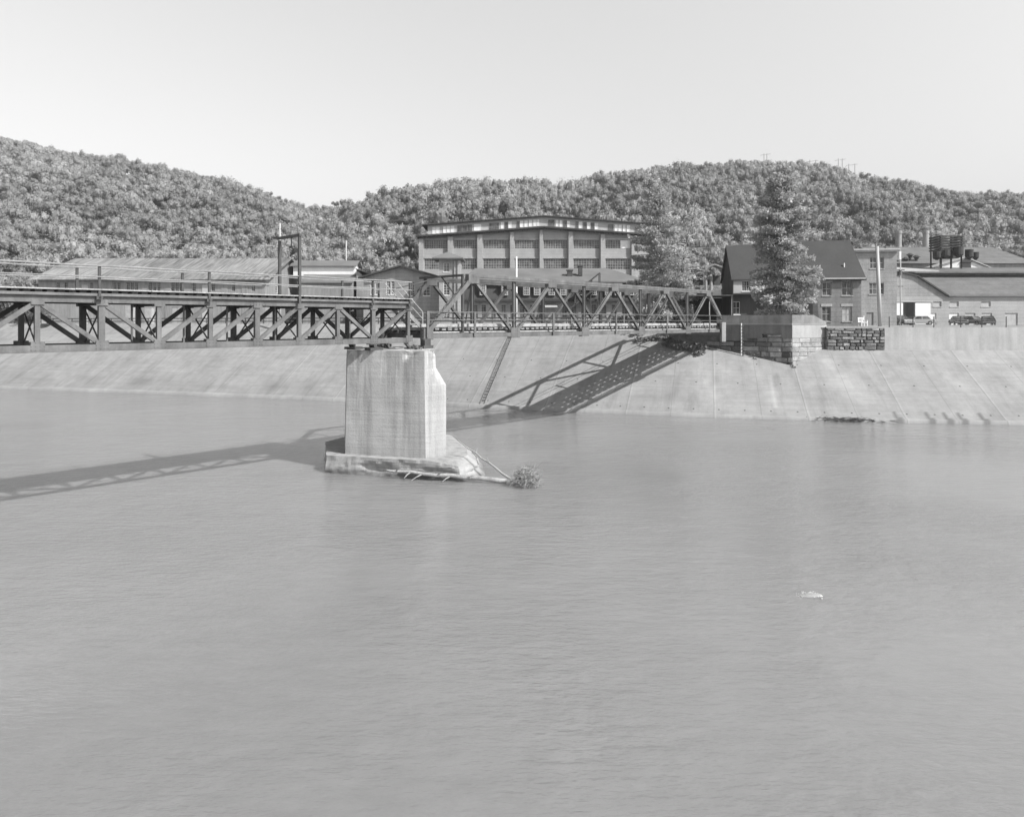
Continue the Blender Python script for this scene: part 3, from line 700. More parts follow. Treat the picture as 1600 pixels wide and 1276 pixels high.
def pier():
    o_ = Vector((-7.2, 44.5, 0)); t = thing('bridge_pier', 'tall streaked concrete pier rising from the river on a broken footing', 'pier', o_)
    A, B, B2, C_, D, E, Fp = (-9.83, 42.45), (-5.15, 41.2), (-4.45, 41.2), (-3.72, 42.2), (-5.05, 47.4), (-9.3, 49.6), (-10.76, 46.3)
    def rl(p): return [(x - o_.x, y - o_.y) for x, y in p]
    def batter(P, k): cx, cy = -7.0, 45.2; return [(cx + (x - cx) * k, cy + (y - cy) * k) for x, y in P]
    B = (-4.82, 41.12); P = [A, B, C_, D, E, Fp]
    kt = .958
    l0 = rl(P); l1 = rl([*batter([A, B], .972), C_, *batter([D, E, Fp], .972)])
    tp = batter(P, kt); tp2 = list(tp); tp2[2] = (X(680, 42.5), 42.5); tp1 = batter(P, .965); tp1[2] = (X(681, 42.5), 42.5)
    def disp(x, y, z, n):
        w_ = .02 * mnoise.noise(Vector((x, y, z)) * 1.3); q_ = max(0, (z - 6.6) / .7)
        chip = max(0, mnoise.noise(Vector((x * 1.6, y * 1.6, z * 1.5 + 9))) - .02) * q_ * .9 * (1 if x > -.2 else .3)
        return (n.x * (w_ - chip), n.y * (w_ - chip), -chip * .5)
    pb = loft([(1.0, l0), (5.25, l1), (6.25, rl(tp1)), (7.30, rl(tp2))], .16, disp); s = pb.build('shaft', M['pier'], t)
    cp = MB(); 
    foot = [(-10.95, 42.15), (-7.5, 41.15), (-4.2, 40.25), (-2.7, 39.85), (-1.75, 40.2), (-1.35, 41.4), (-1.6, 44), (-2.7, 47), (-4.2, 50), (-9.5, 52), (-12.2, 47)]
    def dispf(x, y, z, n):
        f = mnoise.noise(Vector((x * .9, y * .9, z * 1.4))) * .13 + mnoise.noise(Vector((x * 3, y * 3, z * 4))) * .06
        er = 0
        if x > -2.4 and y < 0: er = .6 * max(0, 1 - abs(z - .40 + .12 * mnoise.noise(Vector((x * .8, 3, 1)))) / .34) * max(0, .5 + 1.1 * mnoise.noise(Vector((x * .55, z * 1.5, 1)))) * min(1, max(0, (x + 2.2)))   # scoured hollow along the front
        rnd = max(0, x - 3.2) * max(0, z - .1) * .22 if z > .1 else 0
        return (n.x * (f - er - rnd), n.y * (f - er * 1.0 - rnd), (-.35 * rnd if z > .5 else 0) - (max(0, x - 2.6) * .08 if z > .8 else 0))
    fb = loft([(-1.2, rl(foot)), (.55, rl(foot)), (1.04, rl([(x * .995 + 0, y) for x, y in foot]))], .13, dispf)
    fb.build('footing', M['pier'], t)
pier()
# driftwood on the footing
def wob(p, q, n, a, seed):
    g_ = random.Random(seed); p = Vector(p); q = Vector(q); return [p.lerp(q, k / n) + Vector((g_.uniform(-a, a), g_.uniform(-a, a), g_.uniform(-a, a) * .7)) * (0 < k < n) for k in range(n + 1)]
lg = thing('driftwood_log', 'long pale driftwood trunk lying in the water along the front of the pier footing', 'log', (-7.2, 40.6, .2))
b_ = MB(); pts = wob((0, 0, .28), (7.1, -1.35, -.06), 9, .06, 4); b_.tube(pts, [.05, .08, .09, .10, .11, .12, .13, .13, .14, .13], 9)
b_.build('trunk', M['log'], lg, smooth=True)
for k, (s, dx, dz) in enumerate(((.12, -.5, .18), (.2, .3, .35), (.3, -.35, -.3), (.42, -.6, -.3), (.5, .4, .3), (.6, -.5, -.28), (.72, .5, .2))):
    p = pts[int(s * 9)]; s_ = MB(); s_.tube([p, p + Vector((dx * .6, -.2, dz * .5)), p + Vector((dx, -.35, dz))], [.045, .03, .012], 5); s_.build('branch', M['log'], lg)
lg2 = thing('driftwood_branch', 'dark waterlogged branch lodged in the hollow behind the long pale trunk', 'branch', (-6.2, 40.75, .3))
b_ = MB(); b_.tube(wob((0, 0, .12), (3.4, -.95, .05), 6, .07, 9), [.05, .08, .09, .08, .06, .03], 7) if False else b_.tube(wob((0, 0, .12), (3.4, -.95, .05), 6, .07, 9), [.05, .08, .09, .09, .08, .06, .03], 7); b_.build('stem', M['bark'], lg2)
sl = thing('leaning_branch', 'thin pale branch slanting up out of the root tangle towards the pier', 'branch', (X(797, 39.5), 39.5, .1))
b_ = MB(); pp_ = wob((0, 0, .12), (X(712, 42) - X(797, 39.5), 2.5, Zh(685, 42) - .1), 8, .05, 12); b_.tube(pp_, [.07, .065, .06, .055, .05, .045, .04, .03, .015], 7); b_.build('stem', M['log'], sl, smooth=True)
b_ = MB(); b_.tube([pp_[3], pp_[3] + Vector((-.15, 0, .35))], [.03, .01], 5); b_.tube([pp_[5], pp_[5] + Vector((.1, .1, .35))], [.025, .01], 5); b_.build('twig', M['log'], sl)
rb = thing('root_tangle', 'ball of tangled roots and twigs caught at the end of the driftwood trunk', 'driftwood', (X(822, 38.6), 38.6, 0))
g_ = random.Random(5)
b_ = MB()
for k in range(420):
    a = g_.uniform(0, 6.283); e = g_.uniform(-.25, 1.35); r = g_.uniform(.25, .82) * (1 if e < .9 else 1.15)
    d_ = Vector((math.cos(a) * math.cos(e), math.sin(a) * math.cos(e), math.sin(e) * .95)); c = d_ * r + Vector((0, 0, .22)); j = Vector((g_.gauss(0, .18), g_.gauss(0, .18), g_.gauss(0, .18)))
    b_.tube([c - j, c + Vector((g_.gauss(0, .05), g_.gauss(0, .05), g_.gauss(0, .05))), c + j + d_ * .08], [.006, .016, .005], 3, False)
b_.build('roots', M['twig'], rb)
b_ = MB()
for k in range(26):
    a = g_.uniform(0, 6.283); c = Vector((math.cos(a) * .4, math.sin(a) * .4, .2)); b_.tube([c, c * 1.5 + Vector((0, 0, g_.uniform(.0, .3))), c * 1.9 + Vector((g_.uniform(-.2, .2), 0, g_.uniform(-.1, .5)))], [.03, .02, .008], 4, False)
b_.build('long_twigs', M['log'], rb)
# foam round a sunk rock, lower right
rk = thing('sunken_rock', 'rock just breaking the surface with white water curling over it, lower right', 'rock', (X(1268, 23.2), 23.2, 0))
b_ = MB(); 
for i in range(7):
    for k in range(12):
        a = 2 * math.pi * k / 12; r = .36 * math.cos(i / 6 * 1.5) * (1 + .3 * mnoise.noise(Vector((math.cos(a), math.sin(a), i * .4)))); b_.v.append((math.cos(a) * r * 1.2, math.sin(a) * r * .6, -.05 + .11 * math.sin(i / 6 * 1.5)))
for i in range(6):
    for k in range(12): k2 = (k + 1) % 12; b_.f.append((i * 12 + k, i * 12 + k2, (i + 1) * 12 + k2, (i + 1) * 12 + k))
b_.build('stone', M['concrete'], rk, smooth=True)
b_ = MB()
for k in range(230):
    s = g_.random() ** 1.5; c = Vector((-.75 * s + .22 + g_.gauss(0, .05), .12 * math.sin(s * 4) + g_.gauss(0, .09) - .04, .01)); r = g_.uniform(.006, .032) * (1.2 - s); n = 6
    b_.tube([c, c + Vector((0, 0, r * .7))], [r, r * .5], n)
b_.build('white_water', M['foam'], rk)

# ------------------------------------------------------------------ stone abutment
def world_poly_wall(mb, pts, z0, z1, th):
    for (a, b2) in zip(pts[:-1], pts[1:]):
        a = Vector((*a, 0)); b2 = Vector((*b2, 0)); d = (b2 - a).normalized(); n = Vector((-d.y, d.x, 0)) * th
        vs_ = [a, b2, b2 + n, a + n]; mb.add([v + Vector((0, 0, z0)) for v in vs_] + [v + Vector((0, 0, z1)) for v in vs_], [(3, 2, 1, 0), (4, 5, 6, 7), (0, 1, 5, 4), (1, 2, 6, 5), (2, 3, 7, 6), (3, 0, 4, 7)])
def ashlar(mb, a, b2, z0, z1, seed, th=.55, ch=.42, skip=None, cw=(.6, 1.5), out=.10):
    """courses of rough faced blocks with open joints between a and b2"""
    g_ = random.Random(seed); a = Vector((*a, 0)); b2 = Vector((*b2, 0)); d = (b2 - a); L = d.length; d.normalize(); n = Vector((-d.y, d.x, 0)); z = z0
    while z < z1 - .05:
        h = min(ch * g_.uniform(.85, 1.15), z1 - z)
        if z1 - z - h < .15: h = z1 - z
        x = -g_.uniform(0, .5)
        while x < L:
            l = g_.uniform(*cw); x0 = max(0, x) + .018; x1 = min(L, x + l) - .018
            if x1 - x0 > .08 and not (skip and skip((x0 + x1) / 2, z + h / 2)):
                m_ = 3; q_ = []; 
                f0 = [(0, 0), (1, 0), (1, 1), (0, 1)]
                outn = [a + d * (x0 + (x1 - x0) * u_) + Vector((0, 0, z + .015 + (h - .03) * v_)) for u_, v_ in f0]
                cen = [a + d * (x0 + (x1 - x0) * (.12 + .76 * u_)) + Vector((0, 0, z + h * (.18 + .64 * v_))) - n * g_.uniform(.3, 1) * out for u_, v_ in f0]
                back = [p + n * th for p in outn]
                tnv = g_.choice([.35, .5, .7, .9, 1.1, 1.4, 1.9]); mb.tones = getattr(mb, 'tones', []) + [tnv] * 9
                mb.add(outn + cen + back, [(4, 5, 6, 7), (0, 1, 5, 4), (1, 2, 6, 5), (2, 3, 7, 6), (3, 0, 4, 7), (1, 0, 8, 9), (2, 1, 9, 10), (3, 2, 10, 11), (0, 3, 11, 8)])
            x += l
        z += h
def stone_mat(name, base, k):
    m, b, p = newmat(name); at = b.node('ShaderNodeAttribute', attribute_name='tone').outputs['Fac']; geo = b.node('ShaderNodeNewGeometry').outputs['Position']
    n1 = b.noise(geo, 2.2, 4, .7); n2 = b.noise(geo, 9, 3, .7); v = b.math('MULTIPLY', b.math('MULTIPLY_ADD', b.math('SUBTRACT', at, 1.), k, 1.), b.math('ADD', b.map(n1, .3, .7, .7, 1.3), b.map(n2, .3, .7, -.2, .2)))
    b.link(grey(b, b.math('MULTIPLY', v, base, clamp=True)), p.inputs['Base Color']); p.inputs['Roughness'].default_value = .9
    bp = b.node('ShaderNodeBump'); bp.inputs['Strength'].default_value = .6; bp.inputs['Distance'].default_value = .04; b.link(n2, bp.inputs['Height']); b.link(bp.outputs[0], p.inputs['Normal']); return m
def toned(o, mb):
    a = o.data.attributes.new('tone', 'FLOAT', 'FACE'); a.data.foreach_set('value', mb.tones); return o
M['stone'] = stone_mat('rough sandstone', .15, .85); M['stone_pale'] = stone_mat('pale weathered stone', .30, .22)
M['mortar'] = mat('mortar', .20, .95, .3, 1.5, 8, .15, .3)
K = (28.7, 71.1); KL = (20.2, 76.5); KR = (33.2, 73.4)
ab = thing('stone_abutment', 'massive abutment of concrete over rough stone blocks carrying the far end of the bridge', 'abutment', (28.7, 71.1, 4))
def rl2(p): return (p[0] - 28.7, p[1] - 71.1)
core = MB()
dl = (Vector(KL) - Vector(K)).normalized(); 
ext = Vector(KL) + dl * 3.5
poly = [rl2(ext), rl2(K), rl2(KR), rl2((34.5, 84)), rl2((24, 88))]
poly_in = [(x + .30, y + .35) if i < 3 else (x, y) for i, (x, y) in enumerate(poly)]
core.prism([(x, y) for x, y in poly_in], 'z', -2, 7.60 - 4)
core.build('core', M['mortar'], ab)
st_ = MB()
LK = (Vector(K) - Vector(KL)).length
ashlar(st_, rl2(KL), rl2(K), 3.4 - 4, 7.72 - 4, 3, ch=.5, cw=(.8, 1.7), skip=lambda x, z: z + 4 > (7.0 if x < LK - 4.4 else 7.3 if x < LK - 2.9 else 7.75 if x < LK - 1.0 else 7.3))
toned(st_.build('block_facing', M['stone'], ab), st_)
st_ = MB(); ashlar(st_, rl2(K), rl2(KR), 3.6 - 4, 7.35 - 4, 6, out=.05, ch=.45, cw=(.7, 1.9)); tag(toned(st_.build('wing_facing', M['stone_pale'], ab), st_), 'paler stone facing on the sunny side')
cc = MB()
world_poly_wall(cc, [rl2(tuple(Vector(K) + dl * 7.2)), rl2(tuple(Vector(K) + dl * 4.4))], 7.02 - 4, 8.70 - 4, .5)
world_poly_wall(cc, [rl2(tuple(Vector(K) + dl * 4.399)), rl2(tuple(Vector(K) + dl * 2.9))], 7.32 - 4, 8.70 - 4, .5)
world_poly_wall(cc, [rl2(tuple(Vector(K) + dl * 2.899)), rl2(tuple(Vector(K) + dl * 1.0))], 7.76 - 4, 8.70 - 4, .5)
world_poly_wall(cc, [rl2(tuple(Vector(K) + dl * .999)), rl2(K)], 7.34 - 4, 8.70 - 4, .5)
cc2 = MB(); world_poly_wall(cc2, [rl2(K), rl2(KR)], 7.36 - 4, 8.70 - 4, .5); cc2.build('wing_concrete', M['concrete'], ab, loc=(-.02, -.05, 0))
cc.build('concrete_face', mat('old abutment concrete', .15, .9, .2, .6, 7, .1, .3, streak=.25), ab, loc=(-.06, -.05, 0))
cc = MB()
world_poly_wall(cc, [rl2(tuple(Vector(K) + dl * 7.2)), rl2(K), rl2(KR)], 8.705 - 4, 8.86 - 4, .9)
cc.build('coping', mat('coping concrete', .25, .9, .2, .7, 7, .1, .3), ab, loc=(-.10, -.12, 0))
cc = MB()
pw = [rl2(tuple(Vector(K) + dl * 7.6)), rl2(K), rl2(tuple(Vector(K).lerp(Vector(KR), .62)))]
world_poly_wall(cc, pw, 8.865 - 4, 9.72 - 4, .35)
e0 = Vector((*pw[2], 0)); e1 = Vector((*rl2(KR), 0)); n_ = (e1 - e0).normalized(); nn = Vector((-n_.y, n_.x, 0)) * .35
cc.add([e0 + Vector((0, 0, 4.865)), e1 + Vector((0, 0, 4.865)), e1 + nn + Vector((0, 0, 4.865)), e0 + nn + Vector((0, 0, 4.865)), e0 + Vector((0, 0, 5.72)), e1 + Vector((0, 0, 4.95)), e1 + nn + Vector((0, 0, 4.95)), e0 + nn + Vector((0, 0, 5.72))], [(3, 2, 1, 0), (4, 5, 6, 7), (0, 1, 5, 4), (1, 2, 6, 5), (2, 3, 7, 6), (3, 0, 4, 7)])
cc.build('parapet', mat('parapet concrete', .21, .9, .32, .7, 7, .1, .3, streak=.2), ab, loc=(-.04, -.06, 0))
cc = MB(); q0 = Vector(rl2(tuple(Vector(K) + dl * 7.0))); cc.box((q0.x - .22, q0.y - .5, 6.9 - 4), (q0.x + .22, q0.y + .3, 8.95 - 4)); cc.build('end_block', M['concrete'], ab, bevel=.04)
fl = MB(); fl.prism([(x + .2, y + .3) if i < 3 else (x, y) for i, (x, y) in enumerate(poly)], 'z', 7.61 - 4, 8.60 - 4); fl.build('backfill', M['gravel'], ab)
# ladder of white rungs down the abutment
lx, ly = (Vector(K) + dl * 4.9)
ld = thing('gauge_ladder', 'narrow white and dark gauge strip fixed upright on the abutment face', 'ladder', (lx - .16, ly - .22, 0))
s_ = MB(); s_.box((-.10, -.05, Zh(568, 73.8)), (.0, 0, Zh(505, 73.8))); s_.build('board', M['white'], ld)
s_ = MB(); z = Zh(568, 73.8) + .1
while z < Zh(507, 73.8): s_.box((-.02, -.10, z), (.16, -.052, z + .17)); z += .34
s_.build('dark_marks', M['steel_dark'], ld)
# ladder up the concrete bank
def ladder():
    i0 = idx_at(756, .5); i1 = idx_at(797, 7.2); p0 = Vector((*bank_pt(i0, .35), .45)); p1 = Vector((*bank_pt(i1, 7.6), 7.72))
    t = thing('bank_ladder', 'steel rung ladder laid up the concrete slope beyond the pier', 'ladder', p0); d_ = p1 - p0; sx_ = Vector((d_.y, -d_.x, 0)).normalized() * .24; up = Vector((0, 0, .06))
    for e in (-1, 1): r = MB(); r.bar(sx_ * e + up, d_ + sx_ * e + up, .05, .05); r.build('side_rail', M['steel_pale'], t)
    n = int(d_.length / .5)
    for k in range(1, n): r = MB(); c = d_ * k / n + up; r.bar(c - sx_ * .88, c + sx_ * .88, .12, .05); r.build('rung', M['steel_dark'], t)
ladder()
# walls at the top of the slope on the right
def top_wall(name, label, pxa, pxb, z1, th, m_, stone=False):
    ia, ib = idx_at(pxa, 6.15), idx_at(pxb, 6.15); pts = [bank_pt(i, 6.15) for i in range(ia, ib, 10)] + [bank_pt(ib, 6.15)]
    o_ = pts[0]; t = thing(name, label, 'wall', (*o_, 6)); pts = [(x - o_[0], y - o_[1]) for x, y in pts]
    b_ = MB()
    if stone:
        world_poly_wall(b_, [(x, y + .18) for x, y in pts], -.3, z1 - 6 - .14, th); b_.build('backing', M['mortar'], t)
        b_ = MB(); s0 = 0
        ashlar(b_, pts[0], pts[-1], -.15, z1 - 6 - .15, 14, th=.4, ch=.33, cw=(.22, 1.25), out=.2); toned(b_.build('stones', m_, t), b_)
        b_ = MB(); world_poly_wall(b_, pts, z1 - 6 - .145, z1 - 6, th + .2); b_.build('coping', M['concrete'], t)
    else:
        world_poly_wall(b_, pts, -.4, z1 - 6, th); b_.build('wall_face', m_, t)
        b_ = MB()
        for k in range(len(pts)):
            if k % 2 == 0: b_.box((pts[k][0] - .02, pts[k][1] - .012, -.2), (pts[k][0] + .02, pts[k][1] - .002, z1 - 6.05))
        b_.build('joint', M['steel_dark'], t) if False else None
    return ia, ib
top_wall('rubble_wall', 'rough dark rubble wall with pale patches between the abutment and the concrete wall', 1291, 1383, 8.50, .5, stone_mat('dark rubble', .21, .7), True)
top_wall('concrete_wall', 'smooth pale concrete retaining wall at the top of the slope below the parked cars', 1384, 1800, 8.45, .45, mat('wall concrete', .42, .9, .12, .5, 7, .07, .2, streak=.16))
# fence posts with wire on that wall
fc = thing('wire_fence', 'low wire fence on thin dark posts along the top of the concrete wall', 'fence', (*bank_pt(idx_at(1390, 6.15), 6.15), 8.4)); o_ = fc.location
fw = MB(); pr = None
for px in (1390, 1428, 1463, 1502, 1538, 1576, 1614, 1652):
    x_, y_ = bank_pt(idx_at(px, 6.15), 6.15); x_ -= o_.x; y_ -= o_.y - .25
    p = MB(); p.box((x_ - .035, y_ - .035, 0), (x_ + .035, y_ + .035, 1.15)); p.build('post', M['steel_dark'], fc)
    if pr:
        for z in (.45, .8, 1.1): fw.tube([(*pr, z), ((pr[0] + x_) / 2, (pr[1] + y_) / 2, z - .05), (x_, y_, z)], .008, 4, False)
    pr = (x_, y_)
fw.build('wire', M['pipe'], fc)
# pipe rail at the top of the left bank
fc = thing('pipe_rail_fence', 'long two-rail pipe fence along the top of the left bank, seen through the truss', 'fence', (*bank_pt(idx_at(-250, 8.75), 8.75), 8.7)); o_ = fc.location
fw = MB(); line = []
for px in list(range(-250, 960, 30)):
    x_, y_ = bank_pt(idx_at(px, 8.75), 8.75); line.append((x_ - o_.x, y_ - o_.y + .5)); p = MB(); p.box((line[-1][0] - .05, line[-1][1] - .05, 0), (line[-1][0] + .05, line[-1][1] + .05, .85)); p.build('post', M['steel_dark'], fc)
for z in (.82, .40): fw.tube([(x_, y_, z) for x_, y_ in line], .08, 6)
fw.build('rail', M['steel_dark'], fc)

# ------------------------------------------------------------------ buildings
WCACHE = {}
def window(parent, p, u, w_, h, nxp, nzp, fm='frame', pane='glass', inset=.12, sill=True, bt=.055, mt=.03):
    """p: lower left corner on the wall plane, u: unit along the wall; inset inwards"""
    u = Vector(u).normalized(); inn = Vector((-u.y, u.x, 0)); ang = math.atan2(u.y, u.x)
    key = (round(w_, 2), round(h, 2), nxp, nzp, fm, pane, sill, bt)
    if key not in WCACHE:
        f = MB(); f.box((0, 0, 0), (bt, .07, h)); f.box((w_ - bt, 0, 0), (w_, .07, h)); f.box((bt, 0, h - bt), (w_ - bt, .07, h)); f.box((bt, 0, 0), (w_ - bt, .07, bt))
        for k in range(1, nxp): x_ = w_ * k / nxp; f.box((x_ - mt / 2, .015, bt), (x_ + mt / 2, .06, h - bt))
        for k in range(1, nzp): z_ = h * k / nzp; f.box((bt, .018, z_ - mt / 2), (w_ - bt, .057, z_ + mt / 2))
        if sill: f.box((-.06, -.2, -.10), (w_ + .06, -.004, -.004))
        pn = MB(); pn.add([(0.01, .05, 0.01), (w_ - .01, .05, 0.01), (w_ - .01, .05, h - .01), (0.01, .05, h - .01)], [(0, 1, 2, 3)])
        def me(b_, n, m_):
            x = bpy.data.meshes.new(n); x.from_pydata(b_.v, [], b_.f); x.materials.append(m_); return x
        WCACHE[key] = (me(f, 'window', M[fm]), me(pn, 'pane', M[pane]))
    a, b2 = WCACHE[key]
    o = bpy.data.objects.new('window', a); COL.objects.link(o); o.parent = parent; o.location = Vector(p) + inn * inset; o.rotation_euler = (0, 0, ang)
    c = bpy.data.objects.new('pane', b2); COL.objects.link(c); c.parent = o
    return o
def gable_roof(mb, x0, x1, y0, y1, ze, zr, th=.18, ov=.4, axis='x', ym=None):
    """ridge along x (axis x) or along y"""
    if axis == 'x':
        ym = (y0 + y1) / 2 if ym is None else ym; sl = (zr - ze) / (ym - y0)
        mb.prism([(y0 - ov, ze - sl * ov), (ym, zr), (y1 + ov, ze - sl * ov), (y1 + ov, ze - sl * ov + th), (ym, zr + th), (y0 - ov, ze - sl * ov + th)], 'x', x0 - ov, x1 + ov)
    else:
        xm = (x0 + x1) / 2; sl = (zr - ze) / (xm - x0)
        mb.prism([(x0 - ov, ze - sl * ov), (xm, zr), (x1 + ov, ze - sl * ov), (x1 + ov, ze - sl * ov + th), (xm, zr + th), (x0 - ov, ze - sl * ov + th)], 'y', y0 - ov, y1 + ov)
def walls_box(L, D, z0, z1, ops_front=(), ops_left=(), ops_right=()):
    mb = MB(); mb.wall((0, 0, 0), (1, 0, 0), L, z0, z1, list(ops_front)); mb.wall((L, 0, 0), (0, 1, 0), D, z0, z1, list(ops_right)); mb.wall((L, D, 0), (-1, 0, 0), L, z0, z1, []); mb.wall((0, D, 0), (0, -1, 0), D, z0, z1, list(ops_left)); return mb

G0 = 8.5
# --- big factory with gabled front and roof monitor
def factory():
    D = 150.; x0 = X(655, D); x1 = X(1045, D); L = x1 - x0; k = D / F
    t = thing('brick_factory', 'biggest brick factory with rows of wide windows and a low-pitched gable front', 'factory', (x0, D, G0))
    z = lambda py: Zh(py, D) - G0
    px = lambda p: X(p, D) - x0
    bays = [(662, 700), (708, 746), (754, 797), (803, 843), (848, 888), (895, 938), (945, 986), (992, 1036)]
    rows_ = [(388.5, 375), (421, 404), (452, 434)]
    ops = [(px(a + 1), px(b_ - 1), z(r0), z(r1)) for a, b_ in bays for r0, r1 in rows_]
    ze = z(371.5); zr = z(357)
    wl_ = walls_box(L, 60, 0, ze - .01, ops); wl_.prism([(0, ze - .01), (L, ze - .01), (L / 2, zr)], 'y', 0.001, .3); wl_.build('wall', M['brick_pale'], t)
    for a, b_ in bays:
        for r0, r1 in rows_: window(t, (px(a + 1), 0, z(r0)), (1, 0, 0), px(b_ - 1) - px(a + 1), z(r1) - z(r0), 10, 4, 'frame', inset=.18, bt=.09, mt=.06)
    for a, b_ in ((655, 662), (700, 708), (746, 754), (797, 803), (843, 848), (888, 895), (938, 945), (986, 992), (1036, 1045)):
        p = MB(); top = ze + (zr - ze) * (1 - abs((px(a) + px(b_)) / 2 - L / 2) / (L / 2)) - .35; p.box((px(a), -.75, 0), (px(b_), -.003, top)); p.build('pilaster', M['brick_pale'], t)
    for r0, r1 in rows_:
        for a, b_ in bays:
            s_ = MB(); s_.box((px(a + 1) - .1, -.12, z(r1) + .02), (px(b_ - 1) + .1, -.005, z(r1) + .32)); s_.build('lintel', M['concrete'], t)
    for a, b_ in ((969.5, 985), (995, 1006)): s_ = MB(); s_.box((px(a), .05, z(388)), (px(b_), .12, z(375.5))); s_.build('white_sheet', M['white'], t)
    rf = MB(); gable_roof(rf, -.6, L + .6, -1.5, 60, ze + .02, zr + .02, .32, .0, 'y'); rr = rf.build('roof', M['roof_dark'], t)
    rt = MB()
    for kx in range(54):                              # rafter ends under the eave
        xx = -.2 + kx * (L + .4) / 53; hz = ze + .02 + (zr - ze) * (1 - abs(xx - L / 2) / (L / 2)) - .20; rt.box((xx - .07, -1.62, hz), (xx + .07, -.3, hz + .17))
    rt.build('rafter_ends', M['roof_dark'], rr)
    # monitor
    mx0, mx1 = px(668), px(1032); sl = (zr - ze) / (L / 2); hb = lambda xx: ze + .36 + sl * (L / 2 - abs(xx - L / 2)); mh = 2.15
    mo = MB(); mo.prism([(mx0, hb(mx0) - .2), (L / 2, hb(L / 2) - .2), (mx1, hb(mx1) - .2), (mx1, hb(mx1) + mh), (L / 2, hb(L / 2) + mh), (mx0, hb(mx0) + mh)], 'y', .2, 56); ms = mo.build('monitor', M['cream'], t)
    r2 = MB(); gable_roof(r2, mx0 - 1.2, mx1 + 1.2, -.6, 57, hb(mx0) + mh + .02 - 1.2 * sl, hb(L / 2) + mh + .02, .22, 0, 'y'); r2.build('monitor_roof', M['roof_dark'], t)
    wn = [(675, 681, 1), (681, 687, 1), (692, 698, 1), (698, 704, 1), (704, 710, 1), (714, 722, 0), (722, 730, 0), (730, 738, 0), (740, 752, 1), (764, 772, 0), (772, 780, 0), (782, 788, 1), (788, 794, 0), (794, 800, 1), (807, 812, 0), (812, 818, 1), (819, 825, 1), (826, 832, 1), (833, 839, 1), (839, 843, 1),
          (856, 867, 0), (868, 873, 1), (874, 879, 1), (880, 886, 0), (886, 891, 1), (899, 904, 0), (904, 910, 1), (911, 917, 0), (917, 923, 1), (923, 929, 0), (929, 935, 1), (950, 959, 0), (960, 966, 1), (966, 972, 1), (973, 978, 1), (979, 985, 1), (992, 999, 0), (1000, 1007, 0), (1012, 1018, 1)]
    for a, b_, wh in wn:
        xa, xb = px(a), px(b_); zb_ = min(hb(xa), hb(xb)) + .28
        if wh: M['blind'] = M.get('blind') or M['white']
        window(ms, (xa + .05, .2, zb_), (1, 0, 0), xb - xa - .1, 1.42, 1, 1, 'white' if wh else 'frame_dark', 'white' if wh else 'glass', inset=-.09, sill=False, bt=.07)
factory()
